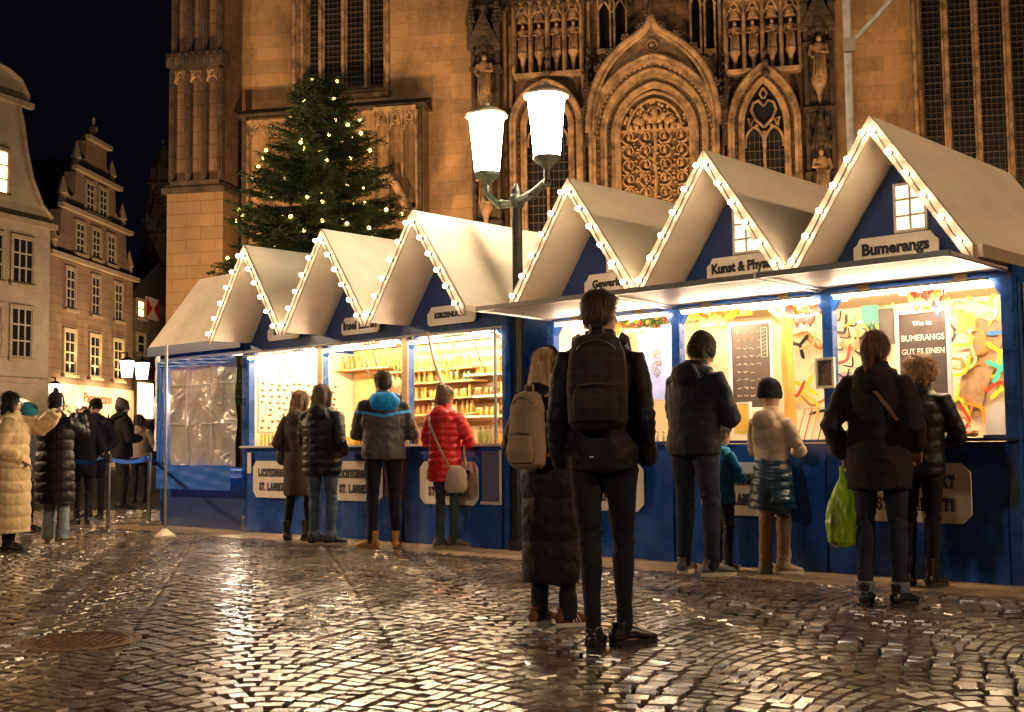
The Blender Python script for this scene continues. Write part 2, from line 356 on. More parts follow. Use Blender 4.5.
LITP=M('lit_pane',(1,.9,.7),.4,emis=(1,.76,.48),es=.6)
TUBE=M('lit_tube',(1,.9,.7),.4,emis=(1,.78,.52),es=34)
PLAS=None
def clear_plastic(name,rough=.12,opac=.35,tint=(.75,.72,.68)):
    if name in MATS: return MATS[name]
    m=bpy.data.materials.new(name); m.use_nodes=True; nt=m.node_tree; b=nt.nodes['Principled BSDF']; L=nt.links; N=nt.nodes.new
    b.inputs['Base Color'].default_value=(*tint,1); b.inputs['Roughness'].default_value=rough; b.inputs['Specular IOR Level'].default_value=.8; b.inputs['Alpha'].default_value=opac
    tc=N('ShaderNodeTexCoord'); n=N('ShaderNodeTexNoise'); n.inputs['Scale'].default_value=4; n.inputs['Detail'].default_value=5; n.inputs['Distortion'].default_value=1.2; L.new(tc.outputs['Object'],n.inputs['Vector'])
    bp=N('ShaderNodeBump'); bp.inputs['Strength'].default_value=.9; bp.inputs['Distance'].default_value=.06; L.new(n.outputs['Fac'],bp.inputs['Height']); L.new(bp.outputs[0],b.inputs['Normal'])
    MATS[name]=m; return m
def octagon(cx,cz,w,h,c=.07):
    x0,x1,z0,z1=cx-w/2,cx+w/2,cz-h/2,cz+h/2
    return [(x0+c,z0),(x1-c,z0),(x1,z0+c),(x1,z1-c),(x1-c,z1),(x0+c,z1),(x0,z1-c),(x0,z0+c)]
def plaque_poly(cx,cz,w,h):
    p=[]
    x0,x1,z0,z1=cx-w/2,cx+w/2,cz-h/2,cz+h/2
    p=[(x0+.03,z0),(x1-.03,z0),(x1,z0+.03),(x1,z1-.07),(x1-.03,z1-.05),(x1-.06,z1),(x0+.06,z1),(x0+.03,z1-.05),(x0,z1-.07),(x0,z0+.03)]
    return p
OV=.60; VZ=2.36; AZ=3.41; CT=1.06
def gable_roof(par,x0,mw,back=1.95,nb=6,inner=True):
    "one gable of the zigzag roof over x0..x0+mw (local), overhanging OV to the front"
    cx=x0+mw/2; th=.035
    sl=math.atan2(AZ-VZ,mw/2); nx,nz=math.sin(sl)*th,math.cos(sl)*th
    m=MB()
    for sg in (-1,1):
        a=(cx+sg*mw/2,VZ); b=(cx,AZ)
        m.prism([a,b,(b[0],b[1]+th*1.6),(a[0]+sg*nx*.0,a[1]+th*1.6)] if sg>0 else [b,a,(a[0],a[1]+th*1.6),(b[0],b[1]+th*1.6)],-OV+.004+(.003 if sg>0 else 0),back+(.002 if sg>0 else 0))
    rf=m.build('gable_roof',CRM,par)
    for sg in (-1,1):
        v=MB(); hb=.115
        a=Vector((cx+sg*mw/2,0,VZ)); b=Vector((cx,0,AZ+.02)); 
        if sg<0: poly=[(a.x,a.z-.04),(a.x+.001+.06,a.z-.04),(b.x,b.z-.115),(b.x,b.z+.04),(a.x,a.z+.05)]
        else: poly=[(a.x-.061,a.z-.04),(a.x,a.z-.04),(a.x,a.z+.05),(b.x+.001,b.z+.04),(b.x+.001,b.z-.115)]
        v.prism(poly,-OV-.022,-OV+.002)
        v.build('verge_board',VRG,rf,bevel=.003)
        cbl=MB(); cp_=[]
        for i in range(2*nb+1):
            pp=a.lerp(b,i/(2*nb)*.98)+Vector((-sg*.015,0,-.02-(.018 if i%2==0 else 0))); cp_.append((pp.x,-OV-.030,pp.z))
        cbl.tube(cp_,.005,5); cbl.build('light_cable',SOCK,rf)
        for i in range(nb):
            f=(i+.55)/nb; p=a.lerp(b,f)+Vector((-sg*.015,0,-.02)); y=-OV-.022
            s=MB(); s.tube([(p.x,y,p.z),(p.x,y-.03,p.z)],.016,8); s.build('bulb_socket',SOCK,rf)
            s=MB(); s.ell((p.x,y-.052,p.z),(.021,.025,.021),10,7); s.build('light_bulb',BULB,rf,smooth=60)
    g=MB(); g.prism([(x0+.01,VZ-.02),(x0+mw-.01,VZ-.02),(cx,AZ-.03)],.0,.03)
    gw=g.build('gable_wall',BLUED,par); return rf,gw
def attic_window(gw,cx,z0,z1,w):
    f=MB(); t=.022; x0,x1=cx-w/2,cx+w/2
    f.box(x0,x1,-.03,-.001,z0,z0+t); f.box(x0,x1,-.03,-.001,z1-t,z1); f.box(x0,x0+t,-.028,-.001,z0+t,z1-t); f.box(x1-t,x1,-.028,-.001,z0+t,z1-t)
    f.box(cx-.009,cx+.009,-.026,-.001,z0+t,z1-t)
    for k in (1,2): z=z0+(z1-z0)*k/3; f.box(x0+t,x1-t,-.024,-.001,z-.009,z+.009)
    f.build('window_frame',WHT,gw)
    MB().box(x0+.01,x1-.01,-.012,-.002,z0+.01,z1-.01).build('lit_pane',LITP,gw)
def plaque(par,cx,cz,w,h,txt,size,y=-.05,bold=.006):
    p=MB().prism(plaque_poly(cx,cz,w,h),y-.012,y+.012).build('name_plaque',SIGN,par,bevel=.003)
    if txt: 
        o=text_mesh(txt,size,INK,p,cx,y-.014,cz-size*.3,bold=bold)
        xs=[v.co.x for v in o.data.vertices]; wd=max(xs)-min(xs)
        if wd>w*.88:
            s=w*.88/wd
            for v in o.data.vertices: v.co.x=cx+(v.co.x-cx)*s
    return p
def big_sign(par,cx,cz,w,h,y):
    p=MB().prism(octagon(cx,cz,w,h),y-.008,y+.004).build('market_sign',SIGN,par,bevel=.002)
    m=MB(); slab_text(m,'LICHTERMARKT',cx,cz+.04,.085,y-.011,wide=.66); slab_text(m,'ST. LAMBERTI',cx,cz-.13,.085,y-.011,wide=.72)
    m.build('lettering',INK,p); return p
def stall_base(par,W_,posts,y0=0):
    "posts = local x of the posts"
    D=2.0
    for i,x in enumerate(posts):
        MB().box(x-.045,x+.045,-.045,.045,0,2.24).build('post',BLUE,par,bevel=.004)
        if i>0: 
            b=MB(); b.prism([(x-.045,2.24),(x-.045,2.10),(x-.14,2.235)][::-1],-.03,.03); b.build('corner_brace',BLUE,par)
        if i<len(posts)-1:
            b=MB(); b.prism([(x+.045,2.24),(x+.045,2.10),(x+.14,2.235)],-.03,.03); b.build('corner_brace',BLUE,par)
    for a,b in zip(posts,posts[1:]):
        p=MB()
        # slightly wavy tarpaulin panel
        nx,nz=24,14
        vs=[];fs=[]
        for j in range(nz+1):
            for i in range(nx+1):
                u=i/nx; v=j/nz; x=a+.046+(b-a-.092)*u; z=.0+(CT-.03)*v
                y=-.052-.012*math.sin(7*u+3*v+a*9)*math.sin(5*v+a)-.02*(1-v)**3*abs(math.sin(9*u+a*3))
                vs.append((x,y,z))
        for j in range(nz):
            for i in range(nx): fs.append((j*(nx+1)+i,j*(nx+1)+i+1,(j+1)*(nx+1)+i+1,(j+1)*(nx+1)+i))
        p.add(vs,fs); p.box(a+.046,b-.046,-.03,.0,0.0,CT-.03)
        p.build('tarpaulin_panel',TARP,par,smooth=50)
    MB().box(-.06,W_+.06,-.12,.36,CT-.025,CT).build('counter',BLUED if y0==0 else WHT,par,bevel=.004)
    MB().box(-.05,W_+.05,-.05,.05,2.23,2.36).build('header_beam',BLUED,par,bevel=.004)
    MB().box(.0,W_,.05,D,.06,.10).build('floor_board',PINE,par)
    MB().box(-.05,W_+.05,D,D+.04,0,2.36).build('back_wall',INW,par)
    MB().box(-.05,-.02,.05,D-.002,0,2.36).build('side_wall',BLUE if y0==0 else BLUE,par)
    MB().box(W_+.02,W_+.05,.05,D-.002,0 if y0 else 0,2.36).build('side_wall',BLUE,par)
    MB().box(-.018,-.001,.06,D-.004,CT,2.3).build('side_lining',INW,par)
    MB().box(W_+.001,W_+.018,.06,D-.004,CT,2.3).build('side_lining',INW,par)
    MB().box(-.02,W_+.02,.06,D-.01,2.34,2.355).build('ceiling_board',INW,par)
TUBE2=M('lit_ceiling_tube',(1,.9,.7),.4,emis=(1,.74,.42),es=120)
def lamp_tube(par,x0,x1,y,z,mt=None):
    t=MB(); t.box(x0,x1,y-.02,y+.02,z+.012,z+.034); o=t.build('strip_light',WHT,par)
    MB().tube([(x0+.02,y,z-.004),(x1-.02,y,z-.004)],.012,8).build('lit_tube',mt or TUBE,o)
# --- right stall --------------------------------------------------
T0=-1.01; MW=1.472
RS=thing('market_stall','blue market stall on the right with a zigzag roof and boomerangs on show','market stall',SF.w(T0,0,0),SF.a)
stall_base(RS,3*MW,[0,MW+.01,2*MW+.03,3*MW])
for i in range(3):
    rf,gw=gable_roof(RS,i*MW,MW,back=2.15)
    attic_window(gw,i*MW+MW/2+(.10 if i==0 else .02),2.66,3.05,.27)
plaque(RS,2*MW+.63,2.55,.70,.20,'Bumerangs',.125,y=-.03)
plaque(RS,1*MW+.72,2.55,.72,.20,'Kunst & Physik',.115,y=-.03)
plaque(RS,0*MW+.80,2.55,.72,.20,'Gewerkeltes',.10,y=-.03)
for k,(a,b,dz) in enumerate([(0.0,MW-.01,.0),(MW+.01,2*MW-.01,.012),(2*MW+.01,3*MW+.02,.026)]):
    f=MB()
    mx=Matrix.Translation((0,-.05,2.268+dz))@Matrix.Rotation(R_(-1.5+k*.6),4,'X')
    f.box(a,b,-1.0,0,-.012,.012,mx); 
    fl=f.build('awning_flap',M('flap_white',(.50,.42,.36),.5),RS)
    e=MB()
    e.box(a,b,-1.03,-1.0,-.025,.018,mx); e.box(a,a+.03,-1.0,0,-.026,-.012,mx); e.box(b-.03,b,-1.0,0,-.026,-.012,mx)
    e.build('flap_frame',ALU,fl)
    for x in (a+.35,b-.35):
        h=MB(); h.box(x-.05,x+.05,-.062,-.048,2.235,2.285); h.build('hinge',M('brass_hinge',(.5,.36,.14),.35,.9),fl)
big_sign(RS,2*MW+.985,.63,.58,.40,-.075) if False else None
for cx in (.695,2.19,3.68):
    big_sign(RS,cx,.65,.88,.45,-.082)
for a,b in ((.05,MW),(MW+.05,2*MW),(2*MW+.05,3*MW-.05)):
    lamp_tube(RS,a+.06,b-.06,-.10,2.20)
    lamp_tube(RS,a+.2,b-.2,.8,2.29,TUBE2)
# right stall eave trim & side pane
MB().bar((3*MW+.03,-OV,VZ+.0),(3*MW+.03,2.1,VZ+.0),.06,.09).build('eave_trim',VRG,RS)
MB().box(3*MW+.06,3*MW+.075,.12,1.5,1.0,2.2).build('side_window',M('pale_side_board',(.6,.48,.36),.4,var=.1),RS)
# --- left stall ---------------------------------------------------
LT0=-6.10; LW=1.492
LS=thing('market_stall','blue market stall in the middle with three lit gables and shelves of jars','market stall',SF.w(LT0,0,0),SF.a)
stall_base(LS,3*LW,[0,LW,2*LW,3*LW],y0=1)
for c in LS.children:
    if c.name.startswith('counter'): c['label']='white counter board'
for i in range(3): gable_roof(LS,i*LW,LW,back=2.15)
for (cx,cz,w_,tx,sz) in ((.80,2.45,.62,'Schmuck',.10),(2.26,2.42,.66,'Insel Laden',.13),(3.74,2.42,.72,'KERZENLICHT',.075)):
    plaque(LS,cx,cz,w_,.20,tx,sz,y=-.075)
for cx in (.64,2.20,3.69): big_sign(LS,cx,.65,.88,.45,-.082)
MB().box(4.17,4.42,-.076,-.070,.45,.98).build('clear_pocket',clear_plastic('pocket_plastic',.1,.35,(.3,.32,.38)),LS)
m=MB(); m.box(4.15,4.45,-.084,-.078,.44,.47); m.box(4.42,4.45,-.085,-.078,.47,.99); m.build('pocket_rim',WHT,LS)
MB().box(.06,.14,-.078,-.07,.72,.98).build('price_card',SIGN,LS)
for x in (LW,2*LW): MB().box(x-.046,x+.046,-.060,-.046,CT,2.23).build('post_cladding',PINE,LS)
for a in (0,LW,2*LW):
    lamp_tube(LS,a+.1,a+LW-.1,-.10,2.16); lamp_tube(LS,a+.2,a+LW-.2,.7,2.29,TUBE2)
# clear roll-up rain sheet rail with little hooks, stay rods
r=MB(); r.tube([(0,-.075,2.235),(3*LW,-.075,2.235)],.012,8)
for i in range(34): 
    x=.1+i*.132; r.tube([(x,-.075,2.235),(x,-.078,2.205)],.008,5)
r.build('curtain_rail',M('rail_grey',(.35,.33,.3),.4,.6),LS)
for (x,dx) in ((.62,.16),(.80,.20),(2.25,.16),(2.40,.22),(4.02,.18)):
    MB().tube([(x,-.08,2.22),(x+dx,-.08,1.83)],.006,5).build('stay_rod',BLK,LS)
MB().tube([(3*LW-.08,-.10,1.07),(3*LW-.08,-.10,2.22)],.018,8).build('edge_pole',ALU,LS)
# shelves inside the left stall
def shelf(par,x0,x1,y0,y1,z,mat=PINE): return MB().box(x0,x1,y0,y1,z-.012,z+.012).build('shelf_board',mat,par)
SH=[]   # (x0,x1,y,z)
for (x0,x1,zs) in ((.0,LW-.1,(2.06,)),(LW+.05,2*LW-.05,(1.42,1.62,1.82,1.98)),(2*LW+.05,3*LW-.05,(1.38,1.62,1.88))):
    for z in zs: shelf(LS,x0-.55 if x0>1 else x0,x1-.30,1.35,1.62,z,INW if x0>2.9 else PINE); SH.append((x0-.5 if x0>1 else x0,x1-.35,1.46,z+.012))
MB().box(.05,2.8,1.66,1.69,CT,2.33).build('shelf_back',PINE,LS)
for i in range(9): # slatted pine cladding, bay two
    MB().box(LW-.3,2*LW-.1,1.62,1.655,1.2+i*.13,1.2+i*.13+.075).build('cladding_slat',M('pale_slat',(.75,.56,.32),.5,var=.1),LS)
# pinned display panel in bay one
dp=thing('ornament_display','white board with rows of small brown pinned ornaments in the first lit bay','display board',SF.w(LT0+.022,.12,-.06),SF.a+math.pi/2)
MB().box(-.0,1.32,0,.02,1.3,2.0).build('panel_board',INW,dp)
pm=M('brown_ornament',(.22,.10,.03),.5)
for i in range(11):
    for j in range(8):
        x=.05+i*.115+(j%2)*.03+random.uniform(-.02,.02); z=1.36+j*.078+random.uniform(-.014,.014)
        if random.random()<.12: continue
        q=MB()
        if (i+j)%3: q.ell((x,-.006,z),(.026,.006,.020),6,5)
        else: q.box(x-.024,x+.024,-.01,-.001,z-.014,z+.014)
        q.build('pinned_ornament',pm,dp)
# leaning pole
lp=thing('support_pole','pale wooden pole leaning from the roof beam down to the counter behind the red coat','pole',SF.w(-2.73,-.16,1.07),SF.a)
MB().tube([(.70,-.04,.0),(.38,-.03,.55),(.22,-.02,.85),(0.10,0,1.17)],[.020,.02,.021,.021],8).build('pole_shaft',M('pale_wood',(.5,.36,.22),.6,var=.15),lp,smooth=40)
# --- curtained end stall -------------------------------------------
CS=thing('market_stall','end stall on the left closed by a clear plastic curtain with a blue hem','market stall',SF.w(-8.10,0,0),SF.a)
CW=1.94
for x in (0,CW): MB().box(x-.045,x+.045,-.045,.045,0,2.24).build('post',BLUE,CS,bevel=.004)
MB().box(.045,CW-.045,-.04,.0,0,.66).build('base_panel',BLUED,CS)
MB().box(-.05,CW+.0,-.05,.05,2.23,2.38).build('header_beam',BLUED,CS)
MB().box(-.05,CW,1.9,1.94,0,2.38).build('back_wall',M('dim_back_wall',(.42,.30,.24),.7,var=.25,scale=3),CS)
MB().box(-.05,-.02,.05,1.9,0,.75).build('side_wall',BLUED,CS)
MB().box(0,CW,.05,1.9,.04,.08).build('floor_board',PINE,CS)
MB().box(0,CW-.05,.3,.8,.7,.74).build('table_board',BLUED,CS)
# hipped roof: front slope, left hip
hz=3.18; m=MB()
hz=3.40; P=[(-.26,-.10,2.42),(CW+.05,-.10,2.42),(CW+.05,.55,hz),(-.03,.55,hz),(-.26,1.9,2.42),(CW+.05,1.9,2.42)]
P2=[(a,b,c+.04) for a,b,c in P]
m.add(P+P2,[(6,7,8,9),(6,9,10),(9,8,11,10),(0,3,2,1),(0,4,3),(3,4,5,2),(0,1,7,6),(0,6,10,4),(1,2,8,7),(2,5,11,8),(4,10,11,5)])
hr=m.build('hipped_roof',CRM,CS)
MB().box(-.26,CW+.02,-.13,-.09,2.31,2.44).build('fascia_board',BLUED,CS)
point('stall_glow',SF.w(-7.2,.7,1.7),45,(1,.8,.6),.12)
# plastic curtain
def curtain(x0,x1,z0,z1,seed,amp=.02):
    m=MB(); nx,nz=40,40; vs=[];fs=[]
    for j in range(nz+1):
        for i in range(nx+1):
            u=i/nx;v=j/nz
            y=amp*(math.sin(11*u+seed)*math.cos(4*v+seed)+.6*math.sin(5*v*3+6*u*2+seed*2)+.5*math.sin(23*u-9*v))
            vs.append((x0+(x1-x0)*u,y,z0+(z1-z0)*v))
    for j in range(nz):
        for i in range(nx): fs.append((j*(nx+1)+i,j*(nx+1)+i+1,(j+1)*(nx+1)+i+1,(j+1)*(nx+1)+i))
    return m.add(vs,fs)
cp=clear_plastic('clear_curtain',.12,.52,(.82,.78,.76))
cu=curtain(.10,CW-.12,.80,2.22,1); cu.xform(Matrix.Translation((0,-.09,0))); cu=cu.build('plastic_curtain',cp,CS,smooth=80)
hb=curtain(.06,CW-.12,.50,.82,2,.003); hb.xform(Matrix.Translation((0,-.165,0))); hb.build('curtain_hem',M('bright_blue_pvc',(.01,.14,.66),.42,bump=.15,bscale=6,bdist=.03),cu,smooth=80)
hb=curtain(.04,.19,.80,2.22,3,.004); hb.xform(Matrix.Translation((0,-.155,0))); hb.build('curtain_border',M('bright_blue_pvc'),cu,smooth=80)
hb=curtain(.10,CW-.12,2.12,2.225,3,.01); hb.xform(Matrix.Translation((0,-.158,0))); hb.build('curtain_border',M('bright_blue_pvc'),cu,smooth=80)
s=MB()
for x in (.70,1.28): s.tube([(x,-.10,.82),(x+.004,-.11,1.5),(x,-.10,2.2)],.006,5)
for z in (1.36,1.88): s.tube([(.12,-.115,z+.01),(.9,-.125,z-.01),(CW-.14,-.115,z)],.006,5)
s.build('curtain_seam',M('seam',(.5,.48,.45),.3),cu)
sc=curtain(0,1.0,1.0,2.34,5,.03); sc.xform(Matrix.Translation((-.12,-.05,0))@Matrix.Rotation(R_(150),4,'Z')); 
sc.build('side_curtain',cp,CS,smooth=80)
# thin pole with white foot holding the curtain corner
gp=ground(165,537); cpz=thing('tent_pole','thin aluminium tent pole standing on a square white foot by the plastic curtain','pole',(gp.x,gp.y,0))
MB().tube([(0,0,.05),(0,0,2.28)],.018,10).build('pole_shaft',ALU,cpz,smooth=40)
MB().lathe([(.13,0),(.13,.02),(.055,.07),(.03,.10),(.02,.1)],n=4,).build('weight_foot',M('white_foot',(.7,.62,.5),.5,var=.1),cpz)
# ---------------------------------------------------------------- goods in the stalls
# left stall: jars, bottles, candles on the shelves and on the counter (three kinds, each copied)
cols={'amber':M('amber_glass',(.55,.25,.04),.12,coat=.5),'honey':M('honey_glass',(.75,.42,.08),.15,coat=.5),'green':M('green_glass',(.16,.22,.05),.15,coat=.5),'cream':M('cream_wax',(.78,.66,.42),.5),'yellow':M('yellow_wax',(.80,.50,.08),.45),'brown':M('brown_glaze',(.22,.09,.03),.25)}
lidm=M('gold_lid',(.6,.42,.15),.3,.8)
def jar(c):
    t=thing('jar','','jar'); h=.085
    MB().lathe([(.028,0),(.032,.008),(.032,.062),(.024,.074),(.024,.08)],n=12).build('glass_body',cols[c],t,smooth=40)
    MB().lathe([(.027,.078),(.027,.094),(.0255,.096)],n=12).build('lid',lidm,t,smooth=40); return t
def bottle(c):
    t=thing('bottle','','bottle')
    MB().lathe([(.024,0),(.027,.01),(.027,.09),(.011,.125),(.010,.155)],n=12).build('glass_body',cols[c],t,smooth=40)
    MB().lathe([(.012,.153),(.012,.172)],n=10).build('cap',INK,t); return t
def candle(c):
    t=thing('candle','','candle')
    MB().lathe([(.017,0),(.0175,.14),(.012,.146)],n=12).build('wax_body',cols[c],t,smooth=40)
    MB().tube([(0,0,.145),(.002,0,.16)],.0022,5).build('wick',INK,t); return t
kinds=[(jar,'amber'),(bottle,'green'),(jar,'honey'),(candle,'cream'),(bottle,'amber'),(candle,'yellow'),(jar,'brown')]
protos=[]
used=[]
for fn,c in kinds: protos.append((fn(c),fn.__name__,c)); used.append(False)
cname={'amber':'amber','honey':'honey-yellow','green':'dark green','cream':'cream','yellow':'yellow','brown':'brown'}
bayname={0:'first',1:'second',2:'third'}
def put(i,x,y,z,where,rz=0,par=LT0):
    p,k,c=protos[i]
    o=p if not used[i] else copy_tree(p); used[i]=True
    o.location=SF.w(par+x,y,z); o.rotation_euler=(0,0,rz)
    kn={'jar':'jar with a gold lid','bottle':'bottle with a black cap','candle':'candle'}[k]
    tag(o,f'{cname[c]} {kn} {where}',k,f'{cname[c]} {k}s {where}')
gr=random.Random(5)
for (x0,x1,y,z) in SH:
    if z<1.45 or z>1.9 and x0<1: pass
    bay=0 if x0<.8 else 1 if x0<2.2 else 2
    lvl={0:'the shelf'}.get(bay,None)
    zz='top' if z>1.85 else 'middle' if z>1.5 else 'low'
    where=f'on the {zz} shelf of the {bayname[bay]} lit bay' if bay or True else ''
    if bay==1 and 1.6<z<1.8: where='on the upper middle shelf of the second lit bay'
    x=x0+.06
    kk=[gr.randrange(7) for _ in range(3)]; n=0
    while x<x1-.04:
        put(kk[(n//4)%3],x,y+gr.uniform(-.03,.03),z,where); x+=gr.uniform(.075,.11); n+=1
# counter rows
for bay,(a,b) in enumerate(((.12,.95),(LW+.1,LW+.95),(2*LW+.15,2*LW+1.3))):
    x=a-(.22 if bay==0 else 0);n=0
    while x<b:
        put([5,3][n//6%2] if bay==0 else [2,0,3,1][n//3%4],x,(.14 if bay==0 else .25),CT+.001,f'on the counter of the {bayname[bay]} lit bay'); x+=.078; n+=1
# shallow pine crates on the counters
def crate(lbl,T,y,z,w_=.34,d_=.2,h_=.07,m=PINE):
    t=thing('crate',lbl,'crate',SF.w(T,y,z),SF.a)
    q=MB(); q.box(-w_/2,w_/2,-d_/2,d_/2,0,.01); q.build('bottom_board',m,t)
    q=MB(); q.box(-w_/2,w_/2,-d_/2,-d_/2+.01,.01,h_); q.box(-w_/2,w_/2,d_/2-.01,d_/2,.01,h_); q.box(-w_/2,-w_/2+.01,-d_/2+.01,d_/2-.01,.01,h_-.002); q.box(w_/2-.01,w_/2,-d_/2+.01,d_/2-.01,.01,h_-.002); q.build('side_boards',m,t)
crate('shallow yellow pine crate on the counter beside the red coat',LT0+2*LW+.35,.07,CT+.001,m=M('yellow_crate',(.8,.45,.05),.5))
crate('brown tray on the counter below the pinned ornaments',LT0+.62,.07,CT+.001,.42,.16,.04,M('brown_tray',(.35,.14,.04),.5))
# yellow decoration hanging in bay three
dc=thing('straw_star_garland','golden straw garland hanging under the roof of the third lit bay','garland',SF.w(LT0+2*LW+.10,.35,2.15),SF.a)
q=MB()
for i in range(60):
    a=gr.uniform(0,6.28); x=gr.uniform(0,.35); z=gr.uniform(-.32,.05); l=gr.uniform(.03,.06)
    q.bar((x-l*math.cos(a),gr.uniform(-.04,.04),z-l*math.sin(a)),(x+l*math.cos(a),gr.uniform(-.04,.04),z+l*math.sin(a)),.008,.004)
q.build('straw',M('straw',(.75,.45,.08),.5),dc)
# ---------- right stall: boomerangs
bm_cols={'yellow':(.85,.62,.05),'wooden':(.45,.22,.07),'red':(.7,.05,.03),'orange':(.85,.28,.03),'blue':(.03,.16,.55),'turquoise':(.05,.5,.42),'black':(.02,.02,.02),'pale':(.7,.5,.28),'lime':(.5,.6,.05)}
bm_m={k:M('boomerang_'+k,v,.25,coat=.4,var=.12,scale=9) for k,v in bm_cols.items()}
def vshape(arm=.165,w=.027,ang=52,n=10):
    m=MB(); pts=[]
    a=R_(ang)
    for i in range(n+1):
        f=-1+2*i/n; 
        x=math.sin(a)*arm*f; z=-math.cos(a)*arm*(math.sqrt(f*f+.05)); pts.append((x,z,w*(1-.35*abs(f)**3)))
    pa=[];pb=[]
    for i,(x,z,ww) in enumerate(pts):
        x0,z0,_=pts[max(i-1,0)]; x1,z1,_=pts[min(i+1,n)]; L=math.hypot(x1-x0,z1-z0); nx,nz=-(z1-z0)/L,(x1-x0)/L
        pa.append((x-nx*ww/2,z-nz*ww/2)); pb.append((x+nx*ww/2,z+nz*ww/2))
    m.band(pa,pb,-.004,.004); return m
def blades(k,arm=.14,w=.04):
    m=MB()
    for i in range(k):
        mx=Matrix.Translation((0,-.0008*i,0))@Matrix.Rotation(2*math.pi*i/k+.3,4,'Y')
        m2=MB(); m2.prism([(-w*.35,0),(w*.35,0),(w*.5,arm*.75),(w*.2,arm),(-w*.3,arm),(-w*.5,arm*.7)],-.004,.004); m2.xform(mx); m.add(m2.v,m2.f)
    return m
meshV=None
def boomerang(col,kind,px_,py_,rot,depth,where,sc=1.0):
    t,z=SF.px(px_,py_,-depth)
    m={'v':lambda:vshape(),'w':lambda:vshape(.2,.030,35),'3':lambda:blades(3),'4':lambda:blades(4)}[kind]()
    m.xform(Matrix.Rotation(rot,4,'Y')@Matrix.Scale(sc,4))
    o=m.build('boomerang',bm_m[col],None,smooth=30); o.location=SF.w(t,depth,z); o.rotation_euler=(0,0,SF.a)
    kn={'v':'V-shaped','w':'narrow V-shaped','3':'three-bladed','4':'four-bladed'}[kind]
    tag(o,f'{col} {kn} boomerang {where}','boomerang','boomerangs hanging in the right stall')
D1=1.93
BB=[('yellow','v',961,308,.4,'right of the chalkboard, topmost of its string'),('lime','w',1001,305,1.2,'at the top right corner of the stall window'),
('wooden','v',985,330,.9,'high on the brown rack in the right window'),('pale','w',996,322,2.6,'beside the top of the brown rack'),('yellow','w',975,345,2.2,'left edge of the brown rack'),
('wooden','w',990,352,2.0,'upper middle of the brown rack'),('pale','v',978,362,1.9,'across the middle of the brown rack'),('yellow','v',966,375,2.5,'lower left of the brown rack'),
('wooden','v',963,358,.7,'left of the rack above the lime one'),('yellow','w',960,394,.2,'low left above the red toys'),('lime','v',957,402,2.4,'lowest on the left string'),
('orange','v',983,405,.8,'low on the right beside the paper stack'),('red','v',972,420,1.6,'lying lowest near the counter'),('blue','3',1003,332,.2,'near the right post'),
('yellow','3',1000,352,.9,'under the blue one near the right post'),('turquoise','4',1001,368,.2,'near the right post at eye height'),('yellow','4',1003,388,.6,'below the turquoise one'),
('black','v',958,333,1.6,'small and dark on the white wall right of the chalkboard'),('red','w',1004,378,.4,'between turquoise and yellow ones'),
('orange','v',858,318,.2,'top left of the window beside the blue post'),('black','w',846,336,2.6,'above the ponytail, leftmost'),('pale','v',852,345,2.5,'left window edge below the dark one'),('wooden','w',858,352,2.6,'behind the ponytail'),
('red','v',848,362,2.4,'beside the blue post at head height'),('black','v',864,340,2.7,'upper row behind the ponytail'),('yellow','v',884,340,1.8,'right above the ponytail'),('pale','w',893,345,1.6,'between ponytail and chalkboard'),
('wooden','v',880,352,2.2,'lower row right of the ponytail'),
('lime','4',806,388,.25,'like a cross on the white wall beside the orange post'),('red','w',797,400,3.0,'on the white wall below the cross'),('wooden','v',808,330,.4,'top of the white wall beside the orange post'),
('pale','v',815,345,2.3,'large, left of the framed notice'),('wooden','w',822,352,2.9,'behind the framed notice'),('black','3',800,345,.5,'small, beside the orange post'),('wooden','v',812,408,3.3,'curving under the cross'),
('yellow','v',820,404,1.2,'right of the curving wooden one'),('black','w',828,408,.7,'beside the blue post above the counter'),('yellow','w',1000,285,1.2,'hanging from the ceiling at the far right'),
('yellow','w',960,282,.1,'hanging from the ceiling right of the red kite'),('yellow','v',883,290,.3,'hanging from the ceiling left of the red kite')]
for i,(c,k,x,y,r,wh) in enumerate(BB): 
    boomerang(c,k,x,y,r,D1-.05-.012*(i%4),wh,sc=1.05)
for i in range(15):
    x=956+ (i*37%50); y=300+(i*53%128); boomerang(['wooden','pale','wooden','yellow'][i%4] if False else 'wooden',['v','w'][i%2],x,y,gr.uniform(0,6.28),D1-.03-.004*i,'x',sc=.62)
for o in [o for o in COL.objects if o.get('label','').endswith('boomerang x')]: tag(o,'small wooden boomerang among the many on the wall of the right window',None,'small wooden boomerangs on the right window wall')
for i in range(12):
    boomerang('black','w',840+i*3.4,322+(i*29%70),gr.uniform(2.2,3.0),D1-.03-.003*i,'y',sc=.55)
for o in [o for o in COL.objects if o.get('label','').endswith('boomerang y')]: tag(o,'small black boomerang in the crowded rows behind the ponytail',None,'small black boomerangs behind the ponytail')
for i in range(8):
    boomerang('pale','v',800+(i*17%30),318+i*7.5,gr.uniform(0,6.28),D1-.03-.003*i,'z',sc=.6)
for o in [o for o in COL.objects if o.get('label','').endswith('boomerang z')]: tag(o,'small pale boomerang on the white wall right of the orange post',None,'small pale boomerangs right of the orange post')
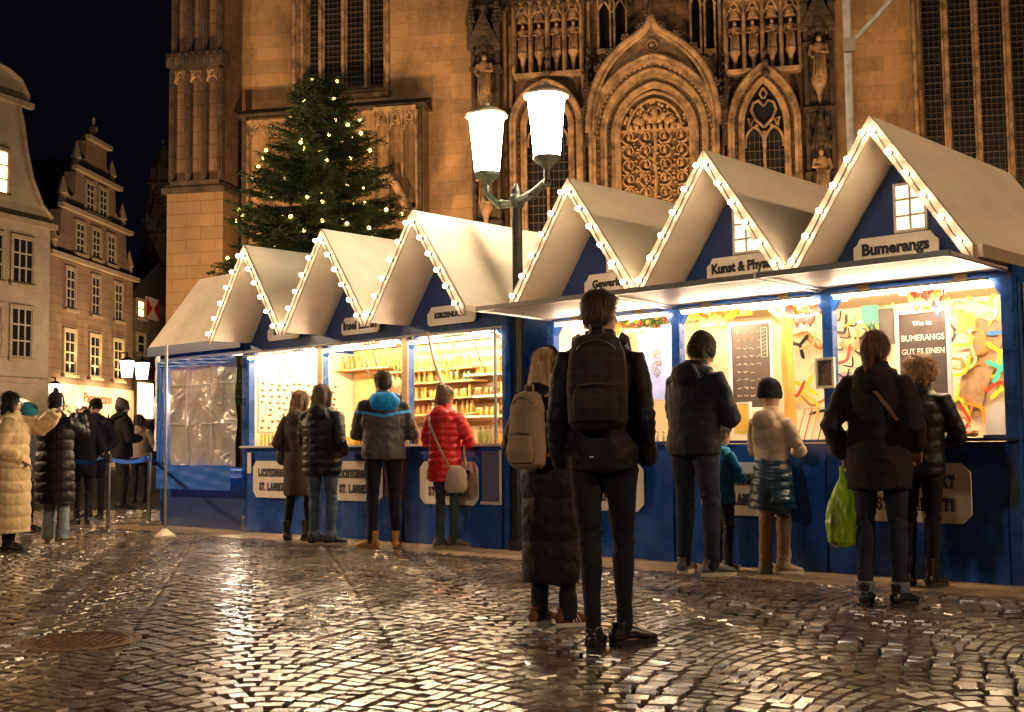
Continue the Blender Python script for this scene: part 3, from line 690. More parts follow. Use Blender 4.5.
# brown rack board behind them
def wallboard(name,label,cat,px0,py0,px1,py1,depth,mat,th=.02,frame=None,fw=.03,skew=0):
    t0,z0=SF.px(px0,py1,-depth); t1,z1=SF.px(px1,py0,-depth)
    o=thing(name,label,cat,SF.w((t0+t1)/2,depth,(z0+z1)/2),SF.a); w_,h_=(t1-t0)/2,(z1-z0)/2
    q=MB(); q.box(-w_,w_,-th/2,th/2,-h_,h_)
    if skew: q.xform(Matrix.Rotation(skew,4,'Y'))
    q.build('board_face',mat,o)
    if frame:
        f=MB(); f.box(-w_-fw,w_+fw,-th/2-.012,th/2+.01,h_,h_+fw); f.box(-w_-fw,w_+fw,-th/2-.012,th/2+.01,-h_-fw,-h_); f.box(-w_-fw,-w_,-th/2-.011,th/2+.009,-h_,h_); f.box(w_,w_+fw,-th/2-.011,th/2+.009,-h_,h_)
        f.build('board_frame',frame,o,bevel=.002)
    return o,w_,h_
wallboard('display_rack','slanting brown display board holding boomerangs in the right window','display rack',968,318,992,415,D1-.015,M('rack_brown',(.32,.20,.12),.5,var=.3,scale=10),skew=.35)
CH_=M('chalkboard_slate',(.035,.025,.022),.45,var=.3,scale=6); CHK=M('chalk',(.75,.68,.6),.8); GRF=M('lilac_grey_frame',(.42,.38,.44),.45)
o,w_,h_=wallboard('chalkboard','chalkboard in a pale grey frame lettered Bumerangs beside the curly hair','chalkboard',902,311,946,400,1.0,CH_,frame=GRF)
for tx,zf,sz in (('Was ist',.72,.055),('BUMERANGS',.36,.075),('GUT ES EINEN',.05,.068),('HAT',-.28,.06)):
    l=text_mesh(tx,sz,CHK,o,0,-.0125,zf*h_,ext=.0008)
    xs=[v.co.x for v in l.data.vertices]; s_=min(1,w_*1.8/(max(xs)-min(xs)))
    for v in l.data.vertices: v.co.x*=s_
o,w_,h_=wallboard('chalkboard','tall chalkboard in a white frame with lines of chalk writing above the boy','chalkboard',734,323,770,408,1.3,CH_,frame=WHT)
sc_=MB(); 
for k in range(9):
    z=h_*.8-k*h_*.19; x=-w_*.75; xe=gr.uniform(-.1,.6)*w_
    while x<xe:
        pts=[(x+.012*j,-.013,z+gr.uniform(-.009,.014)) for j in range(5)]; 
        for a,b in zip(pts,pts[1:]): sc_.bar(a,b,.0045,.002)
        x+=.075
for a,b in zip([(w_*.55,h_*.9),(w_*.85,h_*.9),(w_*.85,h_*.2),(w_*.55,h_*.2)],[(w_*.85,h_*.9),(w_*.85,h_*.2),(w_*.55,h_*.2),(w_*.55,h_*.9)]): sc_.bar((a[0],-.013,a[1]),(b[0],-.013,b[1]),.005,.002)
for k in range(7):
    z=h_*.8-k*h_*.09; sc_.bar((w_*.62,-.0131,z),(w_*.78,-.0131,z+.02),.005,.002)
sc_.build('chalk_writing',CHK,o)
wallboard('chalkboard','small dark chalkboard hanging behind the ponytail','chalkboard',880,308,893,345,D1-.2,CH_)
o,w_,h_=wallboard('picture_panel','pale blue panel with a grey bird drawing beside the tall man','picture panel',641,325,679,400,1.0,M('pale_blue_panel',(.22,.27,.62),.35,var=.15,scale=1.6),frame=GRF,fw=.012)
q=MB(); gy=-.014
for i in range(26):
    a=gr.uniform(0,6.28); cx=-w_*.1+gr.uniform(-.05,.05); cz=gr.uniform(-.12,.14)
    q.bar((cx-.035*math.cos(a),gy,cz-.035*math.sin(a)),(cx+.035*math.cos(a),gy,cz+.035*math.sin(a)),.012,.002,up=(0,1,0)); gy-=.0001
q.build('bird_drawing',M('grey_ink',(.12,.13,.15),.6),o)
wallboard('yellow_banner','yellow cloth banner under the ceiling above the tall chalkboard','banner',676,310,752,322,1.2,M('yellow_cloth',(.85,.55,.03),.7))
wallboard('price_sign','small yellow and white price sign left of the boy','sign',737,404,749,434,.75,M('yellow_card',(.85,.5,.05),.5),frame=WHT,fw=.02)
wallboard('poster','yellow paper poster high on the wall of the right window','poster',958,312,976,332,D1-.01,M('yellow_paper',(.8,.62,.15),.6),th=.004)
wallboard('poster','turquoise and white poster high behind the ponytail','poster',862,300,878,330,D1-.04,M('teal_paper',(.12,.5,.42),.6),th=.004)
wallboard('poster','lilac poster low on the wall beside the blue middle post','poster',840,372,852,420,D1-.01,M('lilac_paper',(.42,.34,.5),.6),th=.004)
o,_,_=wallboard('framed_notice','small white framed notice screwed to the blue post right of the boy','notice',819,360,832,386,-.055,M('photo_print',(.16,.11,.08),.4,var=.7,scale=18),th=.012,frame=WHT,fw=.022)
# orange carved post inside
t,z=SF.px(789,400,-.9); op=thing('carved_post','orange carved wooden post standing inside the middle window','post',SF.w(t,.9,CT),SF.a)
MB().tube([(0,0,0),(.01,0,.35),(-.01,0,.7),(0,0,1.0),(0,0,1.27)],[.06,.052,.055,.05,.075],12).build('post_shaft',ORW,op,smooth=50)
q=MB(); q.tube([(0,0,1.05),(.14,0,1.2),(.2,0,1.27)],[.03,.035,.03],8); q.tube([(0,0,1.05),(-.14,0,1.2),(-.2,0,1.27)],[.03,.035,.03],8); q.build('brace',ORW,op,smooth=50)
# garland of fir and red apples in first window
t,z=SF.px(650,318,-.35); gl=thing('fir_garland','fir garland with red and orange fruit hanging above the pale blue panel','garland',SF.w(t,.35,z),SF.a)
q=MB()
for i in range(150):
    x=gr.uniform(-.34,.30); z0=-.03*math.cos(x*5); a=gr.uniform(0,6.28); l=.05
    c=Vector((x,gr.uniform(-.04,.04),z0+gr.uniform(-.03,.03))); d=Vector((math.cos(a),gr.uniform(-.5,.5),math.sin(a)))*l; q.bar(c-d,c+d,.008,.006)
q.build('fir_twigs',M('garland_green',(.07,.13,.02),.6,var=.3),gl)
for i in range(9):
    MB().ell((gr.uniform(-.3,.32),-.05,gr.uniform(-.05,.02)),.022,10,7).build('red_fruit',bm_m['red'] if i%2 else bm_m['orange'],gl,smooth=60)
# bird kite
t,z=SF.px(925,290,-.6); kt=thing('kite','red and orange paper bird kite hanging above the Bumerangs chalkboard','kite',SF.w(t,.6,z),SF.a)
MB().prism([(-.04,-.08),(.02,-.05),(.17,.06),(.14,.08),(.02,.04),(-.02,.0)],-.006,.006).build('red_wing',bm_m['red'],kt)
MB().prism([(-.12,.02),(-.03,-.1),(.03,-.1),(.03,.0),(-.02,-.02)],-.012,-.006).build('orange_body',bm_m['orange'],kt)
boomerang('blue','3',934,302,.5,.7,'hanging right below the red kite')
# paper stack on the counter
t,z=SF.px(995,437,-.2); ps=thing('flyer_stack','fanned stack of white flyers on the counter in the right corner','flyers',SF.w(t,.2,CT),SF.a)
for i in range(5):
    q=MB(); q.box(-.07,.07,-.002,.002,0,.20); q.xform(Matrix.Translation((.0,.02*i,.0+.02*i))@Matrix.Rotation(R_(-20),4,'X')@Matrix.Rotation(R_(-6+3*i),4,'Y')); q.build('flyer',M('paper',(.8,.74,.66),.6),ps)
MB().box(-.08,.08,-.02,.12,0,.02).build('holder',INK,ps)
for i,(x,c,l) in enumerate(((966,'red','red toy bird lying on the counter left of the flyers'),(973,'orange','orange toy bird lying on the counter left of the flyers'))):
    t,z=SF.px(x,437,-.15); o=thing('toy_bird',l,'toy',SF.w(t,.15,CT),SF.a+i)
    MB().ell((0,0,.03),(.05,.025,.025),12,8).build('toy_body',bm_m[c],o,smooth=60); MB().bar((0,-.06,.05),(0,.06,.05),.03,.006).build('toy_wing',bm_m[c],o)
# little figures on the counter of the first window (wooden, standing in rows)
for i in range(7):
    x=gr.uniform(630,662); d=.1+.08*(i%3); t,z=SF.px(628+i*6,437,-d); 
    o=thing('wooden_figure','small pale wooden figure standing in a row on the counter right of the tall man','figure',SF.w(t,d,CT),0,'wooden figures on the first counter')
    MB().lathe([(.016,0),(.018,.005),(.012,.05),(.008,.07)],n=10).build('figure_body',bm_m['pale'],o,smooth=40); MB().ell((0,0,.085),.013,10,7).build('figure_head',bm_m['pale'],o,smooth=60)
# slotted tool rack with thin sticks right of the boy
for i in range(5):
    t,z=SF.px(797+i*7,437,-.3); o=thing('wooden_dragonfly','slim wooden flying toy leaning on the counter right of the boy','toy',SF.w(t,.3,CT),SF.a,'leaning wooden flying toys')
    MB().bar((0,0,0),(.05,.06,.26),.014,.006).build('toy_stick',bm_m[['wooden','red','pale','black','wooden'][i]],o); MB().bar((-.02,.06,.26),(.12,.06,.27),.02,.005).build('toy_wing',bm_m['pale'],o)

def drapery(px0,px1,py,depth,col,col2,label,seed):
    t0,z=SF.px(px0,py,-depth); t1,_=SF.px(px1,py,-depth); r=random.Random(seed)
    o=thing('paper_drapery',label,'drapery',SF.w((t0+t1)/2,depth,z),SF.a); L=(t1-t0)/2
    for c,off in ((col,0),(col2,.05)):
        m=MB(); n=24; top=[];bot=[]
        for i in range(n+1):
            f=-1+2*i/n; x=f*L; zz=-.10*(1-f*f)*(1.2 if off else .7)+.02*math.sin(9*f+seed); top.append((x,zz+.045+.02*math.sin(31*f))); bot.append((x,zz-.045-.025*math.sin(17*f+2)))
        m.band(bot,top,-.01-off,.0-off); m.build('paper_strip',c,o)
drapery(690,745,312,.55,bm_m['orange'],bm_m['yellow'],'yellow and orange paper drapery along the top of the middle window',1)
drapery(788,826,308,.5,bm_m['orange'],bm_m['red'],'orange and red drapery above the framed notice in the middle window',2)
drapery(908,945,292,.45,bm_m['red'],bm_m['orange'],'red drapery hanging at the top of the right window over the chalkboard',3)
drapery(600,668,322,.5,bm_m['red'],bm_m['orange'],'red paper drapery at the top of the first window beside the tall man',4)
# ---------------------------------------------------------------- church
SAND=brickmat('sandstone',(.40,.255,.125),(.30,.185,.095),(.24,.15,.08),bw=.78,bh=.36,stain=(.09,.055,.03),stain_amt=.85,nscale=.55,amp=.36,bumps=.6,msize=.004)
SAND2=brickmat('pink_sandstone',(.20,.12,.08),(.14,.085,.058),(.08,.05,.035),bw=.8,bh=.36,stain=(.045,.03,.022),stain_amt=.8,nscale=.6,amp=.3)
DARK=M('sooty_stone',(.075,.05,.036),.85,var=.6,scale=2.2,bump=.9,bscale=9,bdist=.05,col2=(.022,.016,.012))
MOLD=M('carved_stone',(.38,.25,.14),.75,var=.4,scale=3.2,bump=.6,bscale=14,bdist=.03,col2=(.09,.058,.035))
GLZ=M('leaded_glass',(.012,.013,.016),.18,var=.4,scale=2)
LEAD=M('lead_bars',(.075,.06,.05),.5,.3)
CHR=thing('church','tall gothic sandstone church front with carved portals and leaded windows','church',KF.o,KF.a)
def k(x,y,out=0): return KF.px(x,y,out)
def kb(mb,x0,x1,z0,z1,y0,y1): return mb.box(x0,x1,y0,y1,z0,z1)
TOP=17
uL,uWl,uWr=k(228,100)[0],k(294,90)[0],k(388,90)[0]
uR1,uR2=k(916,100)[0],15.
sillz=k(340,92)[1]
xl=-12.9
# main wall pieces round the window openings
q=MB()
q.box(xl,uWl,0,1.2,0,TOP); q.box(uWl,uWr,0,1.2,0,sillz); q.box(uWr,k(505,50)[0],0,1.2,0,TOP)
q.build('wall',SAND,CHR)
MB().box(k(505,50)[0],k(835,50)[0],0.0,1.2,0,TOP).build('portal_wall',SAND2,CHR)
q=MB(); rb=k(950,230)[1]
q.box(k(835,50)[0],uR1,0,1.2,0,TOP); q.box(uR1,uR2,0,1.2,0,5.2); q.box(uR2,22,0,1.2,0,TOP)
q.build('wall',SAND,CHR)
# side wall running away at the left end
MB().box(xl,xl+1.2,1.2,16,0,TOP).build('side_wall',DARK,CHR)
def window(x0,x1,z0,z1,mull,step=.26,label=None,depth=.55,rows=None):
    f=MB(); 
    # splayed jambs
    for (a,b,s_) in ((x0,x0+.28,1),(x1-.28,x1,-1)):
        f.add([(a if s_>0 else b,-.001,z0),(a if s_>0 else b,-.001,z1),(b if s_>0 else a,depth,z1),(b if s_>0 else a,depth,z0),(a if s_>0 else b,depth,z0),(a if s_>0 else b,depth,z1)],[(0,1,2,3),(0,4,5,1),(4,3,2,5),(1,5,2),(0,3,4)])
    fr=f.build('window_frame',MOLD,CHR)
    for (xx,yy_,rr_) in ((x0,-.03,.06),(x1,-.03,.06),(x0+.14,.22,.05),(x1-.14,.22,.05)): MB().tube([(xx,yy_,z0),(xx,yy_,z1)],rr_,8).build('jamb_shaft',MOLD,fr,smooth=50)
    f=MB(); f.add([(x0-.05,-.16,z0-.12),(x1+.05,-.16,z0-.12),(x1+.05,.5,z0+.30),(x0-.05,.5,z0+.30),(x0-.05,-.16,z0-.24),(x1+.05,-.16,z0-.24),(x1+.05,.5,z0-.24),(x0-.05,.5,z0-.24)],[(0,1,2,3),(0,4,5,1),(1,5,6,2),(2,6,7,3),(3,7,4,0),(4,7,6,5)]); f.build('sill',MOLD,fr)
    MB().box(x0+.2,x1-.2,depth-.02,depth+.0,z0,z1).build('leaded_pane',GLZ,fr)
    g=MB(); x=x0+.28
    while x<x1-.25: g.box(x-.007,x+.007,depth-.045,depth-.03,z0+.1,z1); x+=.13
    z=z0+.1
    i=0
    while z<z1: 
        g.box(x0+.28,x1-.28,depth-.062,depth-.046,z-.008*(1+(i%3==0)),z+.008*(1+(i%3==0))); z+=.15; i+=1
    g.build('lead_grid',LEAD,fr)
    for mx in mull:
        b=MB(); b.prism([(mx-.085,z0),(mx+.085,z0),(mx+.085,z1),(mx-.085,z1)],depth-.15,depth-.07); b.prism([(mx-.04,z0),(mx+.04,z0),(mx+.04,z1),(mx-.04,z1)],depth-.24,depth-.15); b.build('mullion',MOLD,fr)
window(uWl,uWr,sillz,15.5,[k(x,40)[0] for x in (316,339,362)])
window(uR1,uR2,5.2,16,[k(x,100)[0] for x in (950,981,1013)]+[11.0,11.9,12.8,13.7])
# projecting lower storey behind the fir tree
q=MB(); a0,a1=k(243,110,.5)[0],k(423,100,.5)[0]; zt=k(330,112,.5)[1]
q.box(a0,a1,-.5,-.001,0,zt); q.build('projecting_bay',SAND,CHR)
q=MB(); q.prism([(a0-.12,zt-.03),(a1+.12,zt-.03),(a1+.12,zt+.05),(a0-.12,zt+.05)],-.68,.0); q.add([(a0-.1,-.66,zt+.05),(a1+.1,-.66,zt+.05),(a1+.1,0,zt+.36),(a0-.1,0,zt+.36),(a0-.1,0,zt+.05),(a1+.1,0,zt+.05)],[(0,1,2,3),(0,4,5,1),(0,3,4),(1,5,2),(3,2,5,4)]); q.build('cornice',DARK,CHR)
def blind_panel(x0,x1,z0,z1,y,n,par=CHR,mat=MOLD,dark=DARK,head=.5,back=None,w=.07,dep=.16,name='blind_tracery'):
    "n pointed niches between shafts, raised from plane y towards the viewer"
    q=MB(); W_=(x1-x0)/n
    for i in range(n+1):
        x=x0+i*W_; q.box(x-w/2,x+w/2,y-dep,y,z0,z1); q.tube([(x,y-dep-.02,z0),(x,y-dep-.02,z1)],w*.35,6)
    q.box(x0,x1,y-dep-.06,y,z1,z1+.1); q.box(x0,x1,y-dep-.05,y,z0-.1,z0)
    o=q.build(name,dark,par)
    for i in range(n):
        cx=x0+(i+.5)*W_; hw=W_/2-w/2
        pa=[];pb=[]
        for j in range(17):
            f=-1+2*j/16; 
            # pointed arch
            zz=z1-head*(abs(f)**1.6)-.02; pa.append((cx+f*hw,zz)); pb.append((cx+f*hw,z1+.0))
        q=MB(); q.band(pa,pb,y-dep*.8,y-.002); 
        q.tube([(a,y-dep*.85,b) for a,b in pa],.028,6,cap=True)
        # cusps and a small ring
        for s_ in (-1,1): q.ell((cx+s_*hw*.62,y-dep*.7,z1-head*.62),(.06,.05,.06),8,5)
        q.tube([(cx+.09*math.cos(t),y-dep*.9,z1-head*.35+.09*math.sin(t)) for t in np.linspace(0,2*math.pi,13)],.018,5,cap=False)
        q.build('arch_head',mat,o)
    return o
b0,b1=k(376,150,.5)[0],k(418,150,.5)[0]
blind_panel(b0,b1,k(400,210,.5)[1],zt-.12,-.5,3,dark=MOLD)
blind_panel(k(250,150,.5)[0],k(290,150,.5)[0],k(270,215,.5)[1],zt-.25,-.5,2,dark=MOLD,head=.35)
q=MB(); q.box(a1-.16,a1-.02,-.62,-.5,0,zt-.03); q.box(a0+.02,a0+.16,-.62,-.5,0,zt-.03); q.build('corner_shaft',DARK,CHR)
# curved stair arch at the right of the tree
q=MB(); q.tube([(*[k(x,y,.9)[0]],-.9,k(x,y,.9)[1]) for x,y in ((386,174),(396,184),(404,200),(409,220),(411,260))],.12,8); q.build('curved_arch_rib',MOLD,CHR,smooth=50)
# left buttress
bx0,bx1=k(167,190,1.3)[0],k(223,190,1.3)[0]; bz=k(195,193,1.3)[1]
q=MB(); q.box(bx0,bx1,-1.3,-.001,0,bz); q.build('buttress',brickmat('buttress_stone',(.27,.17,.085),(.22,.14,.07),(.17,.11,.055),bw=.8,bh=.34,stain=(.10,.06,.035),stain_amt=.4,nscale=.5,amp=.22),CHR)
q=MB(); q.box(bx0-.1,bx1+.08,-1.42,-.001,bz,bz+.14); q.box(bx0-.05,bx1+.04,-1.36,-.001,bz+.14,bz+.22); q.build('ledge',DARK,CHR)
q=MB(); q.box(bx0+.08,bx1-.05,-1.15,-.001,bz+.22,TOP); q.build('buttress_upper',SAND2,CHR)
z1=k(195,72,1.15)[1]
blind_panel(bx0+.12,bx1-.09,bz+.32,z1,-1.15,3,head=.3,w=.14,dep=.18)
q=MB(); q.box(bx0-.0,bx1+.0,-1.42,-.9,z1+.1,z1+.45); 
for i in range(8): 
    x=bx0+(bx1-bx0)*(i+.5)/8; q.ell((x,-1.42,z1+.28),(.08,.07,.16),7,5)
q.build('ornament_band',DARK,CHR)
blind_panel(bx0+.16,bx1-.13,z1+.5,TOP-.4,-1.15,3,head=.4,w=.16,dep=.14)
q=MB()
def pinnacle(q,x,y,z0,w_,h_,crock=True):
    q.box(x-w_/2,x+w_/2,y-w_/2,y+w_/2,z0,z0+h_*.5)
    q.rings([((x,y,z0+h_*.5),(w_*.75,0,0),(0,w_*.75,0)),((x,y,z0+h_*.55),(w_*.72,0,0),(0,w_*.72,0)),((x,y,z0+h_),(.02,0,0),(0,.02,0))],4)
    if crock:
        for j in range(5):
            f=j/5; r=w_*.62*(1-f); z=z0+h_*(.58+.42*f)
            for s_ in (-1,1): q.ell((x+s_*r,y-.03,z),(.05,.04,.05),6,4); 
            q.ell((x,y-r,z),(.05,.04,.05),6,4)
    q.ell((x,y,z0+h_+.04),(.06,.06,.08),7,5)
rr=random.Random(11)
FS=thing('gothic_spire','dark crocketed gothic gable rising behind the narrow house left of the church','spire',(0,0,0))
for i,(px_,zt_,w_) in enumerate(((163,145,1.3),(156,195,1.5),(149,240,1.5),(143,275,1.5))):
    v=ray(px_,zt_); P=CAMP+v*((76-i*.6)/v.y); q=MB(); q.box(P.x-w_/2,P.x+w_/2,P.y-.5,P.y+2,0,P.z-1.6); 
    sc_=2.3; q2=MB(); pinnacle(q2,0,0,0,w_*.62/sc_*1.1,1.5); q2.xform(Matrix.Translation((P.x,P.y,P.z-3.3))@Matrix.Scale(sc_,4)); q.add(q2.v,q2.f)
    for j in range(26):
        zz=P.z-1.6-j*.55
        if zz<1: break
        q.ell((P.x+rr.uniform(-.7,.7),P.y-.5,zz),(rr.uniform(.12,.3),.2,rr.uniform(.2,.5)),7,5)
        if j%4==2: q.box(P.x-w_/2-.15,P.x+w_/2+.15,P.y-.7,P.y+.3,zz,zz+.15)
    q.build('spire_stage',DARK,FS,smooth=35)
# rain pipes
for px_ in (226.5,):
    u=k(px_,100,.1)[0]
    q=MB(); q.tube([(u,-.12,0),(u,-.12,TOP)],.075,10)
    for z in range(2,16,2): q.tube([(u,-.12,z),(u,-.12,z+.12)],.1,10)
    q.build('rain_pipe',M('pipe_black',(.02,.018,.016),.5),CHR,smooth=50)
# ---- statues
def statue_mb(h=.9,v=0):
    q=MB(); r=random.Random(v)
    q.rings([((0,0,0),(.17,0,0),(0,.12,0)),((.01,0,h*.12),(.15,0,0),(0,.11,0)),((0.02,0,h*.45),(.13,0,0),(0,.10,0)),((0,0,h*.68),(.15,0,0),(0,.10,0)),((0,0,h*.78),(.12,0,0),(0,.08,0)),((0,0,h*.83),(.05,0,0),(0,.05,0))],12)
    q.ell((r.uniform(-.015,.015),-.02,h*.9),(.06,.065,.085),10,8)
    s_=r.choice((-1,1))
    q.tube([(s_*.14,0,h*.75),(s_*.17,-.03,h*.58),(s_*.04,-.12,h*.56)],[.045,.045,.03],7); q.tube([(-s_*.14,0,h*.75),(-s_*.18,-.02,h*.56),(-s_*.12,-.11,h*.45)],[.045,.045,.03],7)
    for i in range(5): q.tube([(-.12+.06*i,-.10,0),(-.09+.045*i,-.11,h*.5)],.018,5)
    return q
STMB=[statue_mb(.95,i).mesh('statue',40) for i in range(3)]
for m_ in STMB: m_.materials.append(MOLD)
def statue(par,x,y,z,i=0,s=1.):
    o=link('statue',STMB[i%3],par); o.location=(x,y,z); o.scale=(s,s,s); return o
# ---- niche rows right and left of the main gable
def niche_row(px0,px1,pytop,pybot,n,y=0):
    x0,x1=k(px0,60)[0],k(px1,60)[0]; zt_,zb=k((px0+px1)/2,pytop)[1],k((px0+px1)/2,pybot)[1]
    o=blind_panel(x0,x1,zb,zt_,-.0,n,head=.30,w=.10,dep=.34,dark=MOLD,name='statue_niches')
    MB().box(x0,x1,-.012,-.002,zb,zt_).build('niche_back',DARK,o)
    W_=(x1-x0)/n
    for i in range(n):
        cx=x0+(i+.5)*W_; statue(o,cx,-.18,zt_-1.22,i,.82)
        q=MB(); q.lathe([(.02,zt_-1.75),(.05,zt_-1.6),(.07,zt_-1.4),(.14,zt_-1.3),(.15,zt_-1.23)],c=(cx,-.18,0),n=8); q.tube([(cx,-.1,zb),(cx,-.1,zt_-1.75)],.035,6); q.build('corbel',MOLD,o,smooth=40)
        q=MB(); q.rings([((cx,-.2,zt_-.42),(.17,0,0),(0,.15,0)),((cx,-.2,zt_-.3),(.15,0,0),(0,.13,0)),((cx,-.2,zt_+.05),(.02,0,0),(0,.02,0))],6); q.build('canopy',MOLD,o)
niche_row(516,583,8,76,4); niche_row(726,800,4,72,4)
# horizontal tracery frieze above
q=MB(); zz=k(650,10)[1]
x0,x1=k(505,20)[0],k(835,20)[0]
q.box(x0,x1,-.45,-.001,zz+.32,zz+.45)
n=34
for i in range(n):
    cx=x0+(i+.5)*(x1-x0)/n; q.ell((cx,-.4,zz+.22),(.09,.06,.10),7,5); q.tube([(cx-.12,-.35,zz+.5),(cx-.1,-.35,zz+.8),(cx,-.35,zz+.95),(cx+.1,-.35,zz+.8),(cx+.12,-.35,zz+.5)],.03,5)
q.box(x0,x1,-.30,-.001,zz+.95,TOP)
q.build('tracery_frieze',DARK,CHR)
# dark gallery windows
for (pa_,pb_) in ((598,612),(614,628),(690,702),(704,716)):
    x0,x1=k(pa_,30)[0],k(pb_,30)[0]; zb,zt_=k(pa_,52)[1],zz+.3
    f=MB(); f.box(x0,x0+.05,-.2,-.001,zb,zt_); f.box(x1-.05,x1,-.2,-.001,zb,zt_); f.box(x0,x1,-.24,-.001,zb-.1,zb); 
    pts=[(x0+(x1-x0)*j/8,-.18,zt_-.35+.3*(1-abs(j/4-1)**1.6)) for j in range(9)]; f.tube(pts,.035,6)
    fr=f.build('gallery_window',MOLD,CHR); MB().box(x0+.05,x1-.05,-.02,-.004,zb,zt_).build('dark_pane',GLZ,fr)
# ---- arches
def arc_path(cx,hw,zs,za,n=18,z0=None,ogee=0.0):
    "half-width hw, springing height zs, apex za; returns (x,z) from left foot over the apex to right foot"
    pts=[]
    H=za-zs
    for i in range(n+1):
        f=i/n # 0 springing .. 1 apex
        # pointed arch made of circular arcs
        R=(hw*hw+H*H)/(2*hw); 
        a1=math.asin(min(1,H/R)); a=a1*f
        x=-hw+R*(1-math.cos(a)); z=zs+R*math.sin(a)
        pts.append((x,z))
    L=[(cx+x,z) for x,z in pts]; Rr=[(cx-x,z) for x,z in reversed(pts[:-1])]
    if z0 is not None: L=[(cx-hw,z0)]+L; Rr=Rr+[(cx+hw,z0)]
    return L+Rr
def ogee_path(cx,hw,zs,zmid,za,n=14):
    "rises as a pointed arch to zmid then sweeps concave up to za"
    pts=[]
    P=[(-hw,zs),(-hw,zs+(zmid-zs)*.75),(-hw*.62,zmid+.05),(-hw*.36,zmid+.35)]
    Q=[(-hw*.36,zmid+.35),(-hw*.15,zmid+.60),(-hw*.05,za-.45),(0,za)]
    def bez(P,t): 
        a=(1-t)**3;b=3*t*(1-t)**2;c=3*t*t*(1-t);d=t**3
        return (a*P[0][0]+b*P[1][0]+c*P[2][0]+d*P[3][0],a*P[0][1]+b*P[1][1]+c*P[2][1]+d*P[3][1])
    for i in range(n+1): pts.append(bez(P,i/n))
    for i in range(1,n+1): pts.append(bez(Q,i/n))
    return [(cx+x,z) for x,z in pts]+[(cx-x,z) for x,z in reversed(pts[:-1])]
def crockets(mb,path,y,step=.42,r=.10,skip=.3):
    acc=0
    for (x0,z0_),(x1,z1_) in zip(path,path[1:]):
        L=math.hypot(x1-x0,z1_-z0_); acc+=L
        if acc>step:
            acc=0; nx,nz=-(z1_-z0_)/max(L,1e-6),(x1-x0)/max(L,1e-6)
            c=Vector((x1+nx*r*1.1,y,z1_+nz*r*1.1))
            mb.tube([(x1,y,z1_),tuple(c)],[.04,.06],6); mb.ell(c+Vector((nx*.04,0,nz*.04)),(r*.75,r*.7,r*.55),8,5); mb.ell(c+Vector((nz*.08,-.03,-nx*.08)),(r*.45,r*.5,r*.45),7,4); mb.ell(c-Vector((nz*.08,.03,-nx*.08)),(r*.45,r*.5,r*.45),7,4)
HOLL=M('grimy_stone',(.11,.07,.045),.85,var=.5,scale=3,bump=.7,bscale=12,bdist=.04)  # sooty tone that also paints shade into the recessed arch rings
def portal(cx,hw,zs,zin,zog,za,nring,ystep,name,tymp,z0=2.0,ring_w=.13):
    """nested mouldings: each ring steps further out; outer hood is an ogee"""
    root=None
    y=-.05
    for i in range(nring):
        w0=hw-(nring-i)*ring_w; w1=w0+ring_w*(1 if i%2==0 else .8); zz0=zin-(nring-i)*ring_w*1.15; zz1=zin-(nring-i-1)*ring_w*1.15
        yy=-.05-ystep*(i+1)+(.15 if i%2 else 0)
        pa=arc_path(cx,w0,zs,zz0,z0=z0); pb=arc_path(cx,w1+.002*i,zs,zz1,z0=z0)
        q=MB(); q.band(pa,pb,yy,-.001-.0005*i)
        q.tube([(a,yy+.01,b) for a,b in pb],ring_w*.30 if i%2 else ring_w*.42,8)
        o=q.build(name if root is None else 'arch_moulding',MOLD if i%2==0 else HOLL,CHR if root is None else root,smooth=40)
        if root is None: root=o
        if i%2==1:   # leaf band in the hollow
            q=MB()
            for (a,b),(c,d) in zip(pb,pb[1:]):
                L=math.hypot(c-a,d-b); m_=max(1,int(L/.16))
                for j in range(m_):
                    f=(j+.5)/m_; q.ell((a+(c-a)*f+rr.uniform(-.02,.02)+(w1-w0)*.0,yy-.0,b+(d-b)*f),(.045,.05,.05),6,4)
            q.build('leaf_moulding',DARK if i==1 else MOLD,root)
    if za:
        og=ogee_path(cx,hw+.05,zs,zin+.02,za); og2=[(cx+(x-cx)*1.0,z) for x,z in og]
        q=MB(); q.tube([(x,-.12-ystep*nring,z) for x,z in og],.085,8); q.tube([(cx+(x-cx)*.93,-.08-ystep*nring,z-.1) for x,z in og],.05,8)
        q.build('ogee_hood',MOLD,root,smooth=50)
        q=MB(); crockets(q,og,-.15-ystep*nring); 
        q.tube([(cx,-.15-ystep*nring,za-.1),(cx,-.15-ystep*nring,za+.45)],.07,8); 
        for s_ in (-1,0,1): q.ell((cx+s_*.14,-.17-ystep*nring,za+.42),(.10,.1,.09),8,5)
        q.ell((cx,-.15-ystep*nring,za+.6),(.09,.09,.12),8,6)
        q.build('crockets',DARK,root)
        # spandrel between arch and ogee with a small round boss
        ap=arc_path(cx,hw,zs,zin,n=14)
        ag=ogee_path(cx,hw+.02,zs,zin+.0,za,n=14)
        ap2=[]
        for i in range(len(ag)): 
            f=i/(len(ag)-1)*(len(ap)-1); a=int(min(f,len(ap)-2)); t_=f-a; ap2.append((ap[a][0]*(1-t_)+ap[a+1][0]*t_,ap[a][1]*(1-t_)+ap[a+1][1]*t_))
        MB().band(ap2,ag,-.10-ystep*nring*.6,-.002).build('spandrel',MOLD,root)
        q=MB(); q.tube([(cx+.13*math.cos(t),-.14-ystep*nring*.6,zin+.28+.13*math.sin(t)) for t in np.linspace(0,2*math.pi,15)],.035,6,cap=False); q.ell((cx,-.14-ystep*nring*.6,zin+.28),(.07,.06,.07),8,6); q.build('round_boss',MOLD,root)
    return root
